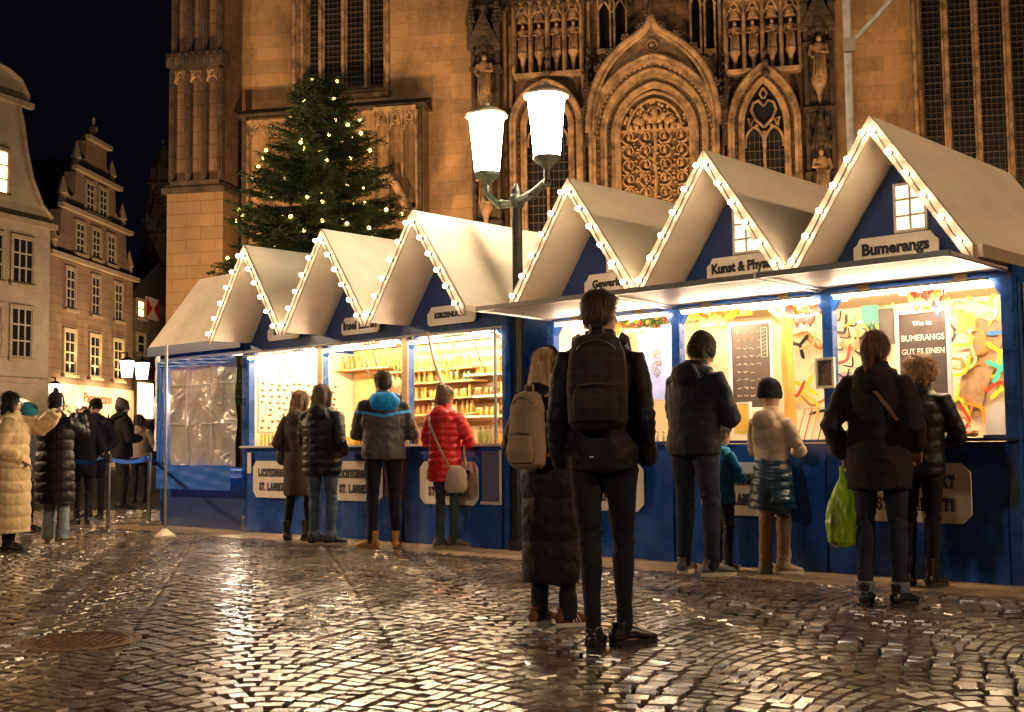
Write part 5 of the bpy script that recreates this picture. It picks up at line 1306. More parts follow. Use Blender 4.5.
class Person:
    def __init__(s,x,fy,hy,yaw,label,arms=('down','down'),lean=0.,head=(0,0),legs=((.11,0,0),(-.11,0,0)),hands=True,face=False,group=None,at=None,H=None,wide=1.0,headk=1.0,Y=None,vox=.011,cat='person',toe=None,stand=0.):
        if at is not None: P=Vector(at)
        else: P=ground(x,fy)
        if H is None:
            v=ray(x,hy); H=(CAMP+v*(P.y/v.y)).z-stand
        s.H=H; s.k=H/1.75; s.wide=wide
        P.z=stand; s.root=thing('person',label,'person',P,R_(yaw),group); s.wd=wide
        kk=s.k
        s.lean=Matrix.Translation((0,0,.95))@Matrix.Rotation(-R_(lean),4,'X')@Matrix.Translation((0,0,-.95))
        L=lambda p: s.lean@Vector(p)
        s.L=L
        hk=headk; s.hk=hk
        s.neck=L((0,-.01,1.47)); 
        nod,turn=head
        s.HM=Matrix.Translation(L((0,.0,1.50)))@Matrix.Rotation(R_(turn),4,'Z')@Matrix.Rotation(-R_(nod),4,'X')@Matrix.Scale(hk,4)@Matrix.Translation((0,0,-1.50))
        s.sh={1:L((.170*wide,0,1.405)),-1:L((-.170*wide,0,1.405))}
        W={'down':((.27,.04,.86),(.3,-.6,0)),'pocket':((.205,.12,1.0),(.35,-1,0)),'front':((.09,.27,1.13),(.6,-.35,-.5)),'counter':((.13,.36,1.12),(.6,-.3,-.6)),'phone':((.03,.36,1.50),(.5,-.2,-.9)),'bag':((.25,.05,.88),(.4,-.6,0)),'high':((.05,.46,1.52),(.5,0,-1)),'strap':((.12,.17,1.28),(.6,-.2,-.8)),'chest':((.02,.24,1.20),(.7,-.1,-.8))}
        s.wr={};s.el={};s.elh={}
        for sd,nm in ((1,arms[0]),(-1,arms[1])):
            tgt,h_=W[nm] if isinstance(nm,str) else nm
            t=Vector((tgt[0]*sd if sd<0 or True else 0,tgt[1],tgt[2])); t=L(t) if lean else t
            a=s.sh[sd]; d=t-a; l1,l2=.30,.26; D=min(d.length,l1+l2-.005); dn=d.normalized(); t=a+dn*D
            x_=(l1*l1-l2*l2+D*D)/(2*D); h=math.sqrt(max(0,l1*l1-x_*x_)); hv=Vector((h_[0]*sd,h_[1],h_[2])); hv=(hv-dn*hv.dot(dn)).normalized()
            s.el[sd]=a+dn*x_+hv*h; s.wr[sd]=t
        # legs: (x offset, y offset, knee bend)
        s.ft={};s.kn={};s.hp={}
        for sd,(fx,fy_,kb_) in ((1,legs[0]),(-1,legs[1])):
            s.hp[sd]=Vector((.09*sd*wide,0,.93)); s.ft[sd]=Vector((fx,fy_,.085)); m=(s.hp[sd]+s.ft[sd])/2; s.kn[sd]=m+Vector((0,.025+kb_,.03))
        s.toe=toe or {1:-12,-1:12}
        s.vox=vox
        s.body(face,hands)
    def fin(s,mb): return mb.xform(Matrix.Scale(s.k,4))
    def body(s,face,hands):
        L=s.L; w=s.wide; q=MB()
        R=[(.88,.10,.08),(.93,.145,.10),(1.0,.145,.10),(1.1,.125,.09),(1.2,.135,.10),(1.3,.155,.105),(1.38,.155,.095),(1.44,.11,.07),(1.48,.06,.055)]
        q.rings([(L((0,0,z)),(rx*w,0,0),(0,ry,0)) for z,rx,ry in R],16)
        q.tube([L((0,-.01,1.44)),s.HM@Vector((0,.0,1.57))],[.056,.052],12)
        HM=s.HM
        def E(c,r,n=14,m=10): q.ell(HM@Vector(c),r,n,m,mx=(HM.to_3x3().to_4x4()))
        E((0,-.008,1.650),(.074,.095,.100),18,12); E((0,.030,1.585),(.056,.062,.068)); E((0,.045,1.552),(.034,.042,.030))
        q.tube([HM@Vector(p) for p in ((0,.088,1.655),(0,.106,1.628),(0,.114,1.612),(0,.098,1.602))],[.009,.012,.015,.010],8)
        for sd in (-1,1):
            E((.076*sd,-.006,1.632),(.010,.020,.031),8,6); E((.033*sd,.078,1.668),(.022,.014,.007),8,6); E((.036*sd,.066,1.615),(.022,.022,.020),8,6)
        E((0,.090,1.578),(.022,.010,.006),8,6); E((0,.089,1.567),(.018,.010,.006),8,6)
        for sd in (-1,1):
            a,e,w_=s.sh[sd],s.el[sd],s.wr[sd]
            q.tube([a-Vector((.05*sd,0,.0)),a,a.lerp(e,.5),e,e.lerp(w_,.4),w_],[.045,.05,.042,.036,.036,.025],12,round_=True)
            q.tube([s.hp[sd],s.hp[sd].lerp(s.kn[sd],.5),s.kn[sd],s.kn[sd].lerp(s.ft[sd],.35),s.ft[sd],s.ft[sd]-Vector((0,0,.03))],[.075,.060,.042,.036,.027,.027],12)
            yw=R_(s.toe[sd]); fd=Vector((-math.sin(yw),math.cos(yw),0)); b=s.ft[sd]; q.tube([Vector((b.x,b.y,.045))-fd*.05,Vector((b.x,b.y,.045))+fd*.06,Vector((b.x,b.y,.032))+fd*.15],[.032,.036,.026],10,round_=True)
            if hands: s.hand(q,sd)
        s.bodyo=blob('body',s.fin(q),SKIN,s.root,vox=(.0085 if hands else .012)*s.k,smooth=1)
        s.bodyo.parent=s.root
        if face:
            for sd in (-1,1):
                e=MB(); c=HM@Vector((.033*sd,.082,1.644)); e.ell(c,(.011,.008,.006),8,6); s.fin(e).build('eye',M('eye_dark',(.03,.02,.015),.2),s.root,smooth=60)
            e=MB(); e.ell(HM@Vector((0,.0955,1.5725)),(.021,.008,.005),10,6); s.fin(e).build('lips',M('lips',(.42,.13,.11),.5),s.root,smooth=60)
    def hand(s,q,sd):
        e,w_=s.el[sd],s.wr[sd]; f=(w_-e).normalized(); 
        u=Vector((0,0,1)) if abs(f.z)<.7 else Vector((0,1,0)); side=f.cross(u).normalized(); up=side.cross(f).normalized()
        if abs(f.z)>=.7: side,up=up,side*(-sd)
        # palm plane spanned by f and side ; palm normal up
        q.rings([(w_-f*.01,side*.024,up*.018),(w_+f*.03,side*.034,up*.017),(w_+f*.075,side*.040,up*.015),(w_+f*.095,side*.036,up*.012)],10)
        for i,(o,l) in enumerate(((-.030,.068),(-.010,.078),(.010,.074),(.029,.058))):
            b=w_+f*.088+side*o; c1=b+f*l*.45-up*.006; c2=c1+f*l*.32-up*l*.25; c3=c2+f*l*.1-up*l*.28
            q.tube([b-f*.02,b,c1,c2,c3],[.010,.0095,.009,.0082,.007],7,round_=True)
        tb=w_+f*.03-side*.026*(1); q.tube([tb,tb+f*.03-side*.022-up*.008,tb+f*.058-side*.026-up*.018],[.013,.0105,.009],7,round_=True)
    # ---- clothes
    def sleevepts(s,sd): return s.sh[sd],s.el[sd],s.wr[sd]
    def coat(s,mat,hem=.82,b=0.,flare=0.,quilt=0,hood=None,collar=True,sleeve=1.0,name='coat',cuffmat=None,open_=0,vox=None,wr=.004,label=None,qs=1.0):
        w=s.wide; q=MB(); L=s.L
        prof=[(hem,.165+b+flare,.125+b+flare*.9)]
        for z,rx,ry in ((.93,.172+b+flare*.3,.130+b+flare*.3),(1.05,.162+b,.122+b),(1.15,.158+b,.120+b),(1.27,.172+b,.128+b),(1.36,.176+b*.8,.122+b*.8),(1.42,.140+b*.6,.100+b*.6),(1.465,.104+b*.4,.084+b*.4),(1.495,.070+b*.3,.070+b*.3)):
            if z>hem+.04: prof.append((z,rx,ry))
        if hem>.7 or True:
            zz=[p for p in prof]
        q.rings([((L((0,-.005,z)) if z>.95 else Vector((0,-.005,z))),(rx*w,0,0),(0,ry,0)) for z,rx,ry in zz],24)
        for sd in (-1,1):
            a,e,w_=s.sleevepts(sd); bb=b*.55
            q.tube([a-Vector((.07*sd,0,.01)),a+Vector((.0,0,-.008)),a.lerp(e,.35),a.lerp(e,.75),e,e.lerp(w_,.35),e.lerp(w_,.8),w_+(w_-e).normalized()*.01],[(.058+bb)*sleeve,(.064+bb)*sleeve,(.062+bb)*sleeve,(.056+bb)*sleeve,(.055+bb)*sleeve,(.052+bb)*sleeve,(.044+bb)*sleeve,(.038+bb*.6)*sleeve],14,round_=False)
        if collar:
            q.tube([s.L((.072*math.cos(t),.068*math.sin(t)-.005,1.50+.012*math.sin(t+math.pi))) for t in np.linspace(0,2*math.pi,17)],.028+b*.3,8,cap=False) if False else q.rings([(L((0,-.005,1.44)),(.095+b*.3,0,0),(0,.085+b*.3,0)),(L((0,-.004,1.50)),(.082+b*.3,0,0),(0,.080+b*.3,0)),(L((0,-.004,1.555)),(.074+b*.2,0,0),(0,.076+b*.2,0))],18)
        if hood is True: s.hoodgeo(q,b)
        s.fin(q); k=s.k
        A={sd:[np.array(p)*k for p in s.sleevepts(sd)] for sd in (-1,1)}
        def disp(v):
            d=np.zeros(len(v)); best=np.full(len(v),9.); al=np.zeros(len(v))
            for sd in (-1,1):
                a,e,w_=A[sd]; l1=np.linalg.norm(e-a); d1,t1=segdist(v,a,e); d2,t2=segdist(v,e,w_); dd=np.minimum(d1,d2); aa=np.where(d1<d2,t1*l1,l1+t2*np.linalg.norm(w_-e))
                up=dd<best; best=np.where(up,dd,best); al=np.where(up,aa,al)
            sleeve_=(best<.085*k)&(al>.05*k)
            if quilt:
                hh=np.where(sleeve_,al,v[:,2])+.006*np.sin(v[:,0]*23+v[:,1]*17)
                ph=np.abs(np.sin(np.pi*hh/(quilt*k)))
                d+=.016*qs*(ph**.45-.75)
                d+=.0045*nz3(v,38,3)*ph
            d+=wr*nz3(v*np.array([1,1,.6]),17,5)+wr*.6*nz3(v*np.array([1,1,.8]),40,8)
            sk=np.stack([v[:,0]+.5*v[:,2],v[:,1],v[:,2]-.6*np.abs(v[:,0])],-1); d+=(.0045 if not quilt else .002)*nz3(sk*np.array([.5,.5,1.4]),26,31)+.5*wr*nz3(v,9,44)
            # folds at the elbow
            for sd in (-1,1):
                e=A[sd][1]; r=np.linalg.norm(v-e,axis=1); d+=.006*np.exp(-(r/.09)**2)*np.sin(al*110)
            return d
        o=blob(name,q,mat,s.root,vox=(vox or s.vox)*k,smooth=1,disp=disp,label=label); s.coato=o
        if hood and hood is not True:
            q=MB(); s.hoodgeo(q,b+.03); q.ell(s.L((0,-.145,1.40)),(.155,.075,.125),16,10); s.fin(q); blob('hood',q,hood,o,vox=.01*k,smooth=2,disp=lambda v:.004*nz3(v,25,2))
        return o
    def hoodgeo(s,q,b):
        L=s.L
        pts=[]; 
        for t in np.linspace(math.radians(150),math.radians(390),13): 
            c=math.cos(t); s_=math.sin(t); pts.append(L((.105*c,.09*s_+.01,1.475+.02*s_)))
        q.tube(pts,[.026,.034,.042,.05,.055,.058,.058,.055,.05,.045,.04,.034,.026],10,round_=True)
        q.ell(L((0,-.115,1.43)),(.125,.062,.10),14,9)
    def trousers(s,mat,r=1.0,flare=0.,cuff=None,top=1.0,name='trousers',skinny=0.,wr=.0035):
        q=MB(); w=s.wide
        q.rings([((0,0,.86),(.13*w,0,0),(0,.105,0)),((0,-.008,.92),(.158*w*(.9+.1*r),0,0),(0,.125,0)),((0,0,1.0),(.150*w,0,0),(0,.112,0)),((0,0,1.06),(.14*w,0,0),(0,.10,0))],18)
        for sd in (-1,1):
            h,kn,f=s.hp[sd],s.kn[sd],s.ft[sd]
            q.tube([h+Vector((0,0,.02)),h.lerp(kn,.3),h.lerp(kn,.7),kn,kn.lerp(f,.3),kn.lerp(f,.7),f+Vector((0,0,.02)),f-Vector((0,0,.035))],[.093*r,.090*r,.072*r,(.061-skinny*.3)*r,(.062-skinny*.5)*r,(.052-skinny)*r+flare*.5,(.048-skinny)*r+flare,(.050-skinny)*r+flare],14)
        s.fin(q); k=s.k; KN=[np.array(s.kn[sd])*k for sd in (-1,1)]
        def disp(v):
            d=wr*nz3(v*np.array([1,1,1.6]),16,9)+wr*.5*nz3(v*np.array([1,1,1.5]),42,4)
            low=np.clip((.34*k-v[:,2])/(.3*k),0,1); d+=.007*low*nz3(v*np.array([.5,.5,1.]),62,12)
            for kn in KN:
                r_=np.abs(v[:,2]-kn[2]); d+=.004*np.exp(-(r_/.08)**2)*nz3(v*np.array([.6,.6,1.]),60,15)*1.5
            cr=np.abs(v[:,2]-.86*k); d+=.005*np.exp(-(cr/.06)**2)*nz3(v*np.array([.8,.8,1.]),45,19)*1.3
            return d
        o=blob(name,q,mat,s.root,vox=.0105*k,smooth=1,disp=disp)
        if cuff:
            for sd in (-1,1):
                f=s.ft[sd]; c=MB(); c.lathe([(.056*r+flare,.0),(.061*r+flare,.006),(.061*r+flare,.06),(.053*r+flare,.066)],c=(f.x,f.y+.003,f.z+.005),n=18); s.fin(c).build('turned_cuff',cuff,o,smooth=40)
        return o
    def shoes(s,mat,sole=None,boot=0.,size=1.,stripes=None,pointy=0):
        sole=sole or M('dark_sole',(.03,.025,.02),.7)
        for sd in (-1,1):
            yw=R_(s.toe[sd]); M_=Matrix.Translation((s.ft[sd].x,s.ft[sd].y,0))@Matrix.Rotation(yw,4,'Z')@Matrix.Scale(size,4)
            V_=lambda x,y,z: M_@Vector((x,y,z))
            X=(M_.to_3x3()@Vector((1,0,0))); Z=Vector((0,0,size))
            Y_=(M_.to_3x3()@Vector((0,1,0)))
            q=MB()
            def ring(y,z,rx,rz): return (V_(0,y,z),X*rx,Z*rz)
            q.rings([ring(-.085,.05,.018,.02),ring(-.078,.052,.033,.034),ring(-.03,.058,.038,.045),ring(.03,.062,.042,.045),ring(.08,.052,.046,.034),ring(.13,.042,.047,.025),ring(.165,.036,.038,.019),ring(.182,.032,.018,.010)],14)
            q.rings([(V_(0,-.02,.04),X*.036,Y_*.05),(V_(0,-.022,.10),X*.037,Y_*.046),(V_(0,-.026,.118+boot),X*.043,Y_*.050)],14)
            o=blob('shoe' if boot<.05 else 'boot',s.fin(q),mat,s.root,vox=.008*s.k,smooth=2,disp=lambda v:.0015*nz3(v,60,3))
            q=MB(); n=20; poly=[]
            for i in range(n):
                t=2*math.pi*i/n; x=.045*math.cos(t)*(1 if math.sin(t)>0 else .85); y=.048+.14*math.sin(t); poly.append((x,y))
            vs=[V_(x,y,.0) for x,y in poly]+[V_(x*1.04,y,.026) for x,y in poly]; q.add(vs,[tuple(range(n)),tuple(range(n,2*n))]+[(i,(i+1)%n,n+(i+1)%n,n+i) for i in range(n)])
            s.fin(q).build('sole',sole,o,smooth=40)
            q=MB()
            for i in range(4): q.tube([V_(-.022,.035+i*.022,.098-i*.009),V_(0,.037+i*.022,.104-i*.009),V_(.022,.035+i*.022,.098-i*.009)],.003,5)
            s.fin(q).build('laces',M('lace',(.25,.2,.15),.8) if mat.name!='black_leather' else M('black_lace',(.02,.02,.02),.8),o)
            if stripes:
                q=MB()
                for i in range(3):
                    for sx in (-1,1): q.bar(V_(.040*sx,.0+i*.022,.085-i*.004),V_(.049*sx,.022+i*.022,.032),.008,.006)
                s.fin(q).build('stripe',stripes,o)
    def hair(s,style,mat):
        HM=s.HM; q=MB()
        def E(c,r,n=16,m=11): q.ell(HM@Vector(c),r,n,m,mx=(HM.to_3x3().to_4x4()))
        T=lambda pts: [HM@Vector(p) for p in pts]
        amp=.003; sc=60
        if style=='short':
            E((0,-.020,1.672),(.083,.098,.088)); E((0,-.045,1.635),(.078,.072,.078)); E((0,.045,1.715),(.060,.045,.032)); amp=.004
        elif style in('long','pony','curly','bun'):
            E((0,-.018,1.668),(.086,.104,.092)); E((0,-.05,1.62),(.080,.070,.085))
            if style=='long':
                q.rings([(HM@Vector((0,-.045,1.66)),(.085,0,0),(0,.08,0)),(HM@Vector((0,-.06,1.55)),(.092,0,0),(0,.062,0)),(s.L((0,-.085,1.44)),(.10,0,0),(0,.055,0)),(s.L((0,-.11,1.33)),(.085,0,0),(0,.035,0)),(s.L((0,-.115,1.26)),(.05,0,0),(0,.02,0))],16)
                for sd in (-1,1): q.tube([HM@Vector((.07*sd,.02,1.68)),HM@Vector((.088*sd,.01,1.58)),s.L((.09*sd,.03,1.46)),s.L((.08*sd,.05,1.36))],[.025,.028,.026,.012],8)
                amp=.005; sc=45
            if style=='bob':
                pass
            if style=='pony':
                q.tube(T([(0,-.10,1.69),(0,-.135,1.68),(0.0,-.15,1.63),(.005,-.145,1.56),(.0,-.135,1.49),(0,-.125,1.44)]),[.024,.028,.036,.036,.028,.010],10); amp=.004
            if style=='bun': q.ell(HM@Vector((0,-.09,1.74)),.042,12,9); 
            if style=='curly':
                E((0,-.03,1.655),(.118,.12,.108)); E((0,-.05,1.60),(.105,.085,.09)); amp=.013; sc=75
        elif style=='bobhair':
            E((0,-.018,1.668),(.090,.106,.093)); E((0,-.05,1.60),(.100,.078,.11)); E((0,-.07,1.52),(.095,.06,.07)); amp=.006; sc=40
            for sd in (-1,1): q.tube(T([(.07*sd,.02,1.69),(.092*sd,.01,1.60),(.085*sd,.01,1.50)]),[.028,.03,.022],8)
        elif style=='wisps':
            E((0,-.030,1.63),(.078,.078,.062))
        s.fin(q); vs=np.array([1,1,.22]) if style!='curly' else np.array([1,1,1])
        o=blob('hair',q,mat,s.root,vox=.0075*s.k,smooth=1,disp=lambda v:amp*nz3(v*vs,sc,6)+amp*.6*nz3(v*vs,sc*2.1,2))
        me=o.data; n=len(me.vertices); V=np.empty(n*3,np.float32); me.vertices.foreach_get('co',V); V=V.reshape(-1,3); NR=np.empty(n*3,np.float32); me.vertices.foreach_get('normal',NR); NR=NR.reshape(-1,3)
        r=np.random.default_rng(len(s.root.name)+n); K=2600 if style!='curly' else 2200; ix=r.integers(0,n,K); p=V[ix].astype(float); nn=NR[ix].astype(float)
        crown=np.array(HM@Vector((0,-.03,1.76)))*s.k
        dn=np.array([0,0,-1.])+.9*(p-crown)/np.maximum(np.linalg.norm(p-crown,axis=1),.02)[:,None]*np.array([1,1,.4])
        if style=='curly': dn=r.normal(size=(K,3))
        dn=dn+r.normal(0,.22,(K,3)); t=dn-nn*np.sum(dn*nn,axis=1)[:,None]; t/=np.maximum(np.linalg.norm(t,axis=1),1e-6)[:,None]
        sd=np.cross(nn,t); l=(r.uniform(.02,.045,K) if style=='short' else r.uniform(.03,.075,K))*s.k; l=l[:,None]; w_=.0016
        lift=nn*r.uniform(.0,.010,K)[:,None]*(2.2 if style=='curly' else 1)
        if style=='curly': l=l*.5
        a=p-nn*.001; b_=p+t*l*.55+lift*.9; c_=p+t*l+lift*.8-np.array([0,0,1.])*l*.15
        VV=np.stack([a-sd*w_,a+sd*w_,b_+sd*w_,b_-sd*w_,c_],1).reshape(-1,3)
        bm=bmesh.new(); bm.from_mesh(me); vs_=[bm.verts.new(x) for x in VV]
        for i in range(K):
            q5=vs_[i*5:i*5+5]; f1=bm.faces.new((q5[0],q5[1],q5[2],q5[3])); f2=bm.faces.new((q5[3],q5[2],q5[4])); f1.smooth=f2.smooth=True
        bm.to_mesh(me); bm.free()
        return o
    def beanie(s,mat,pom=None,slouch=0.,cuff=True,rib=True,name='knit_hat'):
        HM=s.HM; q=MB()
        rs=[(1.625,.086,.104,.0),(1.66,.090,.108,0),(1.70,.090,.106,0),(1.735,.080,.094,-.004),(1.762,.058,.070,-.010-slouch*.3),(1.778+slouch*.3,.030,.036,-.016-slouch),(1.784+slouch*.3,.008,.01,-.018-slouch)]
        q.rings([(HM@Vector((0,-.012+o,z)),HM.to_3x3()@Vector((rx,0,0)),HM.to_3x3()@Vector((0,ry,0))) for z,rx,ry,o in rs],22)
        if cuff: q.rings([(HM@Vector((0,-.010,z)),HM.to_3x3()@Vector((rx,0,0)),HM.to_3x3()@Vector((0,rx*1.19,0))) for z,rx in ((1.612,.087),(1.620,.093),(1.662,.096),(1.674,.090))],22)
        s.fin(q); c=np.array(HM@Vector((0,0,1.7)))*s.k
        o=blob(name,q,mat,s.root,vox=.0065*s.k,smooth=1,disp=lambda v: .0022*np.sin(np.arctan2(v[:,0]-c[0],v[:,1]-c[1])*34)+.001*nz3(v,90,2))
        if pom:
            q=MB(); q.ell(HM@Vector((0,-.03-slouch,1.79)),.036,14,10); s.fin(q); blob('pompom',q,pom,o,vox=.006,smooth=0,disp=lambda v:.006*nz3(v,140,4))
        return o
    def backpack(s,mat,w=.15,h=.44,d=.13,z0=1.0,off=0.16,strap=None,plaid=False,label=None,cat='backpack',straps=True,tag_=None,x=0,rollz=0):
        "worn thing: a top-level object placed on the back"
        strap=strap or mat
        t=thing('backpack',label,'backpack',s.root.location,s.root.rotation_euler.z)
        L=s.L; q=MB()
        q.rings([(L((x,-off-d*.45,z0-.01)),(w*.75,0,0),(0,d*.35,0)),(L((x,-off-d*.5,z0+.02)),(w,0,0),(0,d*.5,0)),(L((x,-off-d*.5,z0+h*.4)),(w*1.02,0,0),(0,d*.56,0)),(L((x,-off-d*.45,z0+h*.8)),(w*.92,0,0),(0,d*.48,0)),(L((x,-off-d*.4,z0+h*.96)),(w*.7,0,0),(0,d*.36,0)),(L((x,-off-d*.38,z0+h)),(w*.4,0,0),(0,d*.2,0))],22)
        s.fin(q)
        def sq(v):
            return .005*nz3(v,14,3)+.002*nz3(v,40,5)
        bag=blob('bag_body',q,mat,t,vox=.01*s.k,smooth=1,disp=sq)
        q=MB(); q.rings([(L((x,-off-d*.98,z0+.03)),(w*.72,0,0),(0,.022,0)),(L((x,-off-d*1.0,z0+h*.22)),(w*.78,0,0),(0,.034,0)),(L((x,-off-d*.98,z0+h*.42)),(w*.70,0,0),(0,.022,0))],18); s.fin(q); blob('front_pocket',q,mat,bag,vox=.009,smooth=1,disp=sq)
        q=MB()
        q.tube([L((x+w*.75*math.cos(a),-off-d*.5-.5*d*.9*abs(math.sin(a*1)),z0+h*.72+h*.2*math.sin(a))) for a in np.linspace(.1,3.04,13)],.004,5); q.tube([L((x-w*.6,-off-d*1.12,z0+h*.44)),L((x,-off-d*1.2,z0+h*.46)),L((x+w*.6,-off-d*1.12,z0+h*.44))],.004,5); s.fin(q).build('zip',M('zip_metal',(.2,.18,.16),.4,.7),bag)
        q=MB(); q.tube([L((x-.035,-off-d*.3,z0+h*.97)),L((x-.03,-off-d*.3,z0+h+.04)),L((x+.03,-off-d*.3,z0+h+.04)),L((x+.035,-off-d*.3,z0+h*.97))],.008,6); s.fin(q).build('grab_handle',strap,t)
        if straps:
            for sd in (-1,1):
                q=MB(); P=[(x+.08*sd,-off+.0,z0+h*.95),(.115*sd,-.10,1.485),(.12*sd,-.01,1.525),(.125*sd,.09,1.46),(.135*sd,.150,1.32),(.155*sd,.13,1.15),(.17*sd,.0,1.06),(x+.11*sd,-off-.02,z0+.08)]
                pp=[L(p) for p in P]
                for a,b in zip(pp,pp[1:]): q.bar(a,b,.045,.016,up=(sd*.6,.3,1))
                s.fin(q).build('shoulder_strap',strap,t,bevel=.003)
        return t,bag
def person_at_stall(t,s): # world point at stall coordinates
    return SF.w(t,-s,0)
# materials
BKP=fabric('black_puffer_nylon',(.010,.010,.012),.52,var=.1,sheen=0,bump=.1,spec=.3)
NVY=fabric('navy_softshell',(.012,.014,.024),.7)
BKW=fabric('black_wool',(.010,.010,.012),.85)
DNM=fabric('blue_denim',(.10,.15,.22),.85,var=.35,bump=.5,bs=400)
DND=fabric('dark_denim',(.018,.024,.042),.85,var=.3,bump=.4,bs=400)
BKJ=fabric('black_denim',(.012,.012,.014),.8,var=.3)
GRJ=fabric('grey_green_denim',(.05,.065,.07),.85,var=.3)
BLL=M('black_leather',(.012,.011,.011),.35,bump=.15,bscale=60)
WSOLE=M('white_sole',(.62,.56,.48),.6)
BR=hairmat('brown',(.07,.035,.018)); BRD=hairmat('dark_brown',(.035,.018,.01)); BLD=hairmat('blond',(.45,.27,.11)); AUB=hairmat('auburn',(.14,.05,.022)); RBR=hairmat('light_brown',(.16,.085,.04)); CUR=hairmat('curly_blond',(.34,.20,.09)); BKH=hairmat('black',(.012,.009,.008))
SY=-42.84
# 1 tall man with backpack
p=Person(606,648,291,-10,'tall man in black with a plaid backpack, seen from behind on the wet cobbles',arms=(((.215,.08,.90),(.15,-1,0)),((.215,.05,.89),(.15,-1,0))),legs=((.085,.10,0),(-.05,-.08,0)),head=(2,-28),wide=.97,hands=False,toe={1:-55,-1:-5})
p.coat(fabric('black_shell',(.011,.010,.011),.62),hem=.86,b=.012,collar=True,hood=True,wr=.007); p.trousers(BKJ,r=.92,skinny=.006); p.shoes(BLL,sole=M('black_sole',(.012,.012,.012),.7),boot=.0,size=1.0); p.hair('short',BR)
q=MB(); q.bar((-.05,-.142,.93),(.02,-.144,.93),.004,.006); p.fin(q).build('reflective_strip',M('reflective_tape',(.7,.68,.65),.4),p.coato)
def plaid(name):
    m=bpy.data.materials.new(name); m.use_nodes=True; nt=m.node_tree; b=nt.nodes['Principled BSDF']; L=nt.links; N=nt.nodes.new; b.inputs['Roughness'].default_value=.8
    tc=N('ShaderNodeTexCoord'); outs=[]
    for axis,dirn in (('X','X'),('Z','Z')):
        w_=N('ShaderNodeTexWave'); w_.wave_type='BANDS'; w_.bands_direction=dirn; w_.inputs['Scale'].default_value=5.2; L.new(tc.outputs['Object'],w_.inputs['Vector']); 
        r=N('ShaderNodeValToRGB'); r.color_ramp.elements[0].position=.72; r.color_ramp.elements[1].position=.95; L.new(w_.outputs['Fac'],r.inputs[0]); outs.append(r)
    ad=N('ShaderNodeMix'); ad.data_type='RGBA'; ad.blend_type='ADD'; ad.inputs['Factor'].default_value=1; L.new(outs[0].outputs[0],ad.inputs['A']); L.new(outs[1].outputs[0],ad.inputs['B'])
    mx=N('ShaderNodeMix'); mx.data_type='RGBA'; L.new(ad.outputs['Result'],mx.inputs['Factor']); mx.inputs['A'].default_value=(.008,.006,.006,1); mx.inputs['B'].default_value=(.022,.013,.012,1); L.new(mx.outputs['Result'],b.inputs['Base Color']); MATS[name]=m; return m
t,bag=p.backpack(plaid('plaid_cloth'),w=.145,h=.45,d=.14,z0=1.07,off=.135,strap=BLL,label='dark plaid backpack worn by the tall man in black')
# 2 woman blond with long coat and beige backpack
p=Person(552,626,349,-40,'blond woman in a long black quilted coat beside the tall man in black',arms=('pocket','pocket'),legs=((.10,.04,0),(-.10,.0,0)),head=(4,-15),hands=False,toe={1:-30,-1:-5})
p.coat(fabric('black_long_coat',(.007,.007,.008),.6),hem=.27,b=.028,flare=.005,quilt=.27,qs=.7,hood=True,wr=.004); p.trousers(BKJ,r=.95,flare=.012); p.shoes(fabric('rust_suede',(.16,.06,.03),.8),sole=WSOLE,stripes=M('pale_stripe',(.65,.55,.42),.6)); p.hair('long',BLD)
q=MB(); q.tube([p.HM@Vector((.105*math.sin(a),-.01,1.655+.112*math.cos(a))) for a in np.linspace(-1.9,1.9,15)],.012,7); q.ell(p.HM@Vector((.098,-.01,1.63)),(.02,.045,.05),12,8); q.ell(p.HM@Vector((-.098,-.01,1.63)),(.02,.045,.05),12,8)
p.fin(q).build('ear_muffs',BKW,p.root,smooth=50)
p.backpack(fabric('beige_canvas',(.36,.24,.15),.85,var=.15),w=.135,h=.47,d=.14,z0=1.0,off=.155,label='beige canvas backpack worn by the blond woman',strap=fabric('beige_canvas',(0,0,0)))
# 3 man with beanie, navy jacket, jeans
p=Person(697,575,333,-50,'man in a navy jacket and dark knit hat looking down at the middle window',arms=('front','front'),legs=((.13,.02,0),(-.15,.03,0)),head=(26,-12),wide=1.12,lean=4,hands=False,toe={1:-25,-1:18})
p.coat(NVY,hem=.86,b=.03,hood=True,wr=.006); p.trousers(DND,r=1.1); p.shoes(M('grey_leather_shoe',(.10,.095,.09),.5),sole=WSOLE); p.hair('wisps',BRD); p.beanie(fabric('olive_black_knit',(.035,.034,.024),.95))
# 4 boy in blue behind him
p=Person(723,569,428,-60,'child in a bright blue jacket half hidden behind the man in the navy jacket',arms=('front','front'),legs=((.09,.0,0),(-.09,.0,0)),head=(10,0),hands=False,headk=1.25)
p.coat(fabric('bright_blue_fleece',(.02,.22,.48),.8),hem=.82,b=.03,hood=True); p.trousers(fabric('dark_snow_trousers',(.03,.028,.03),.6,var=.5),r=1.15); p.shoes(M('grey_trainer',(.25,.23,.22),.6),sole=WSOLE); p.hair('short',BRD)
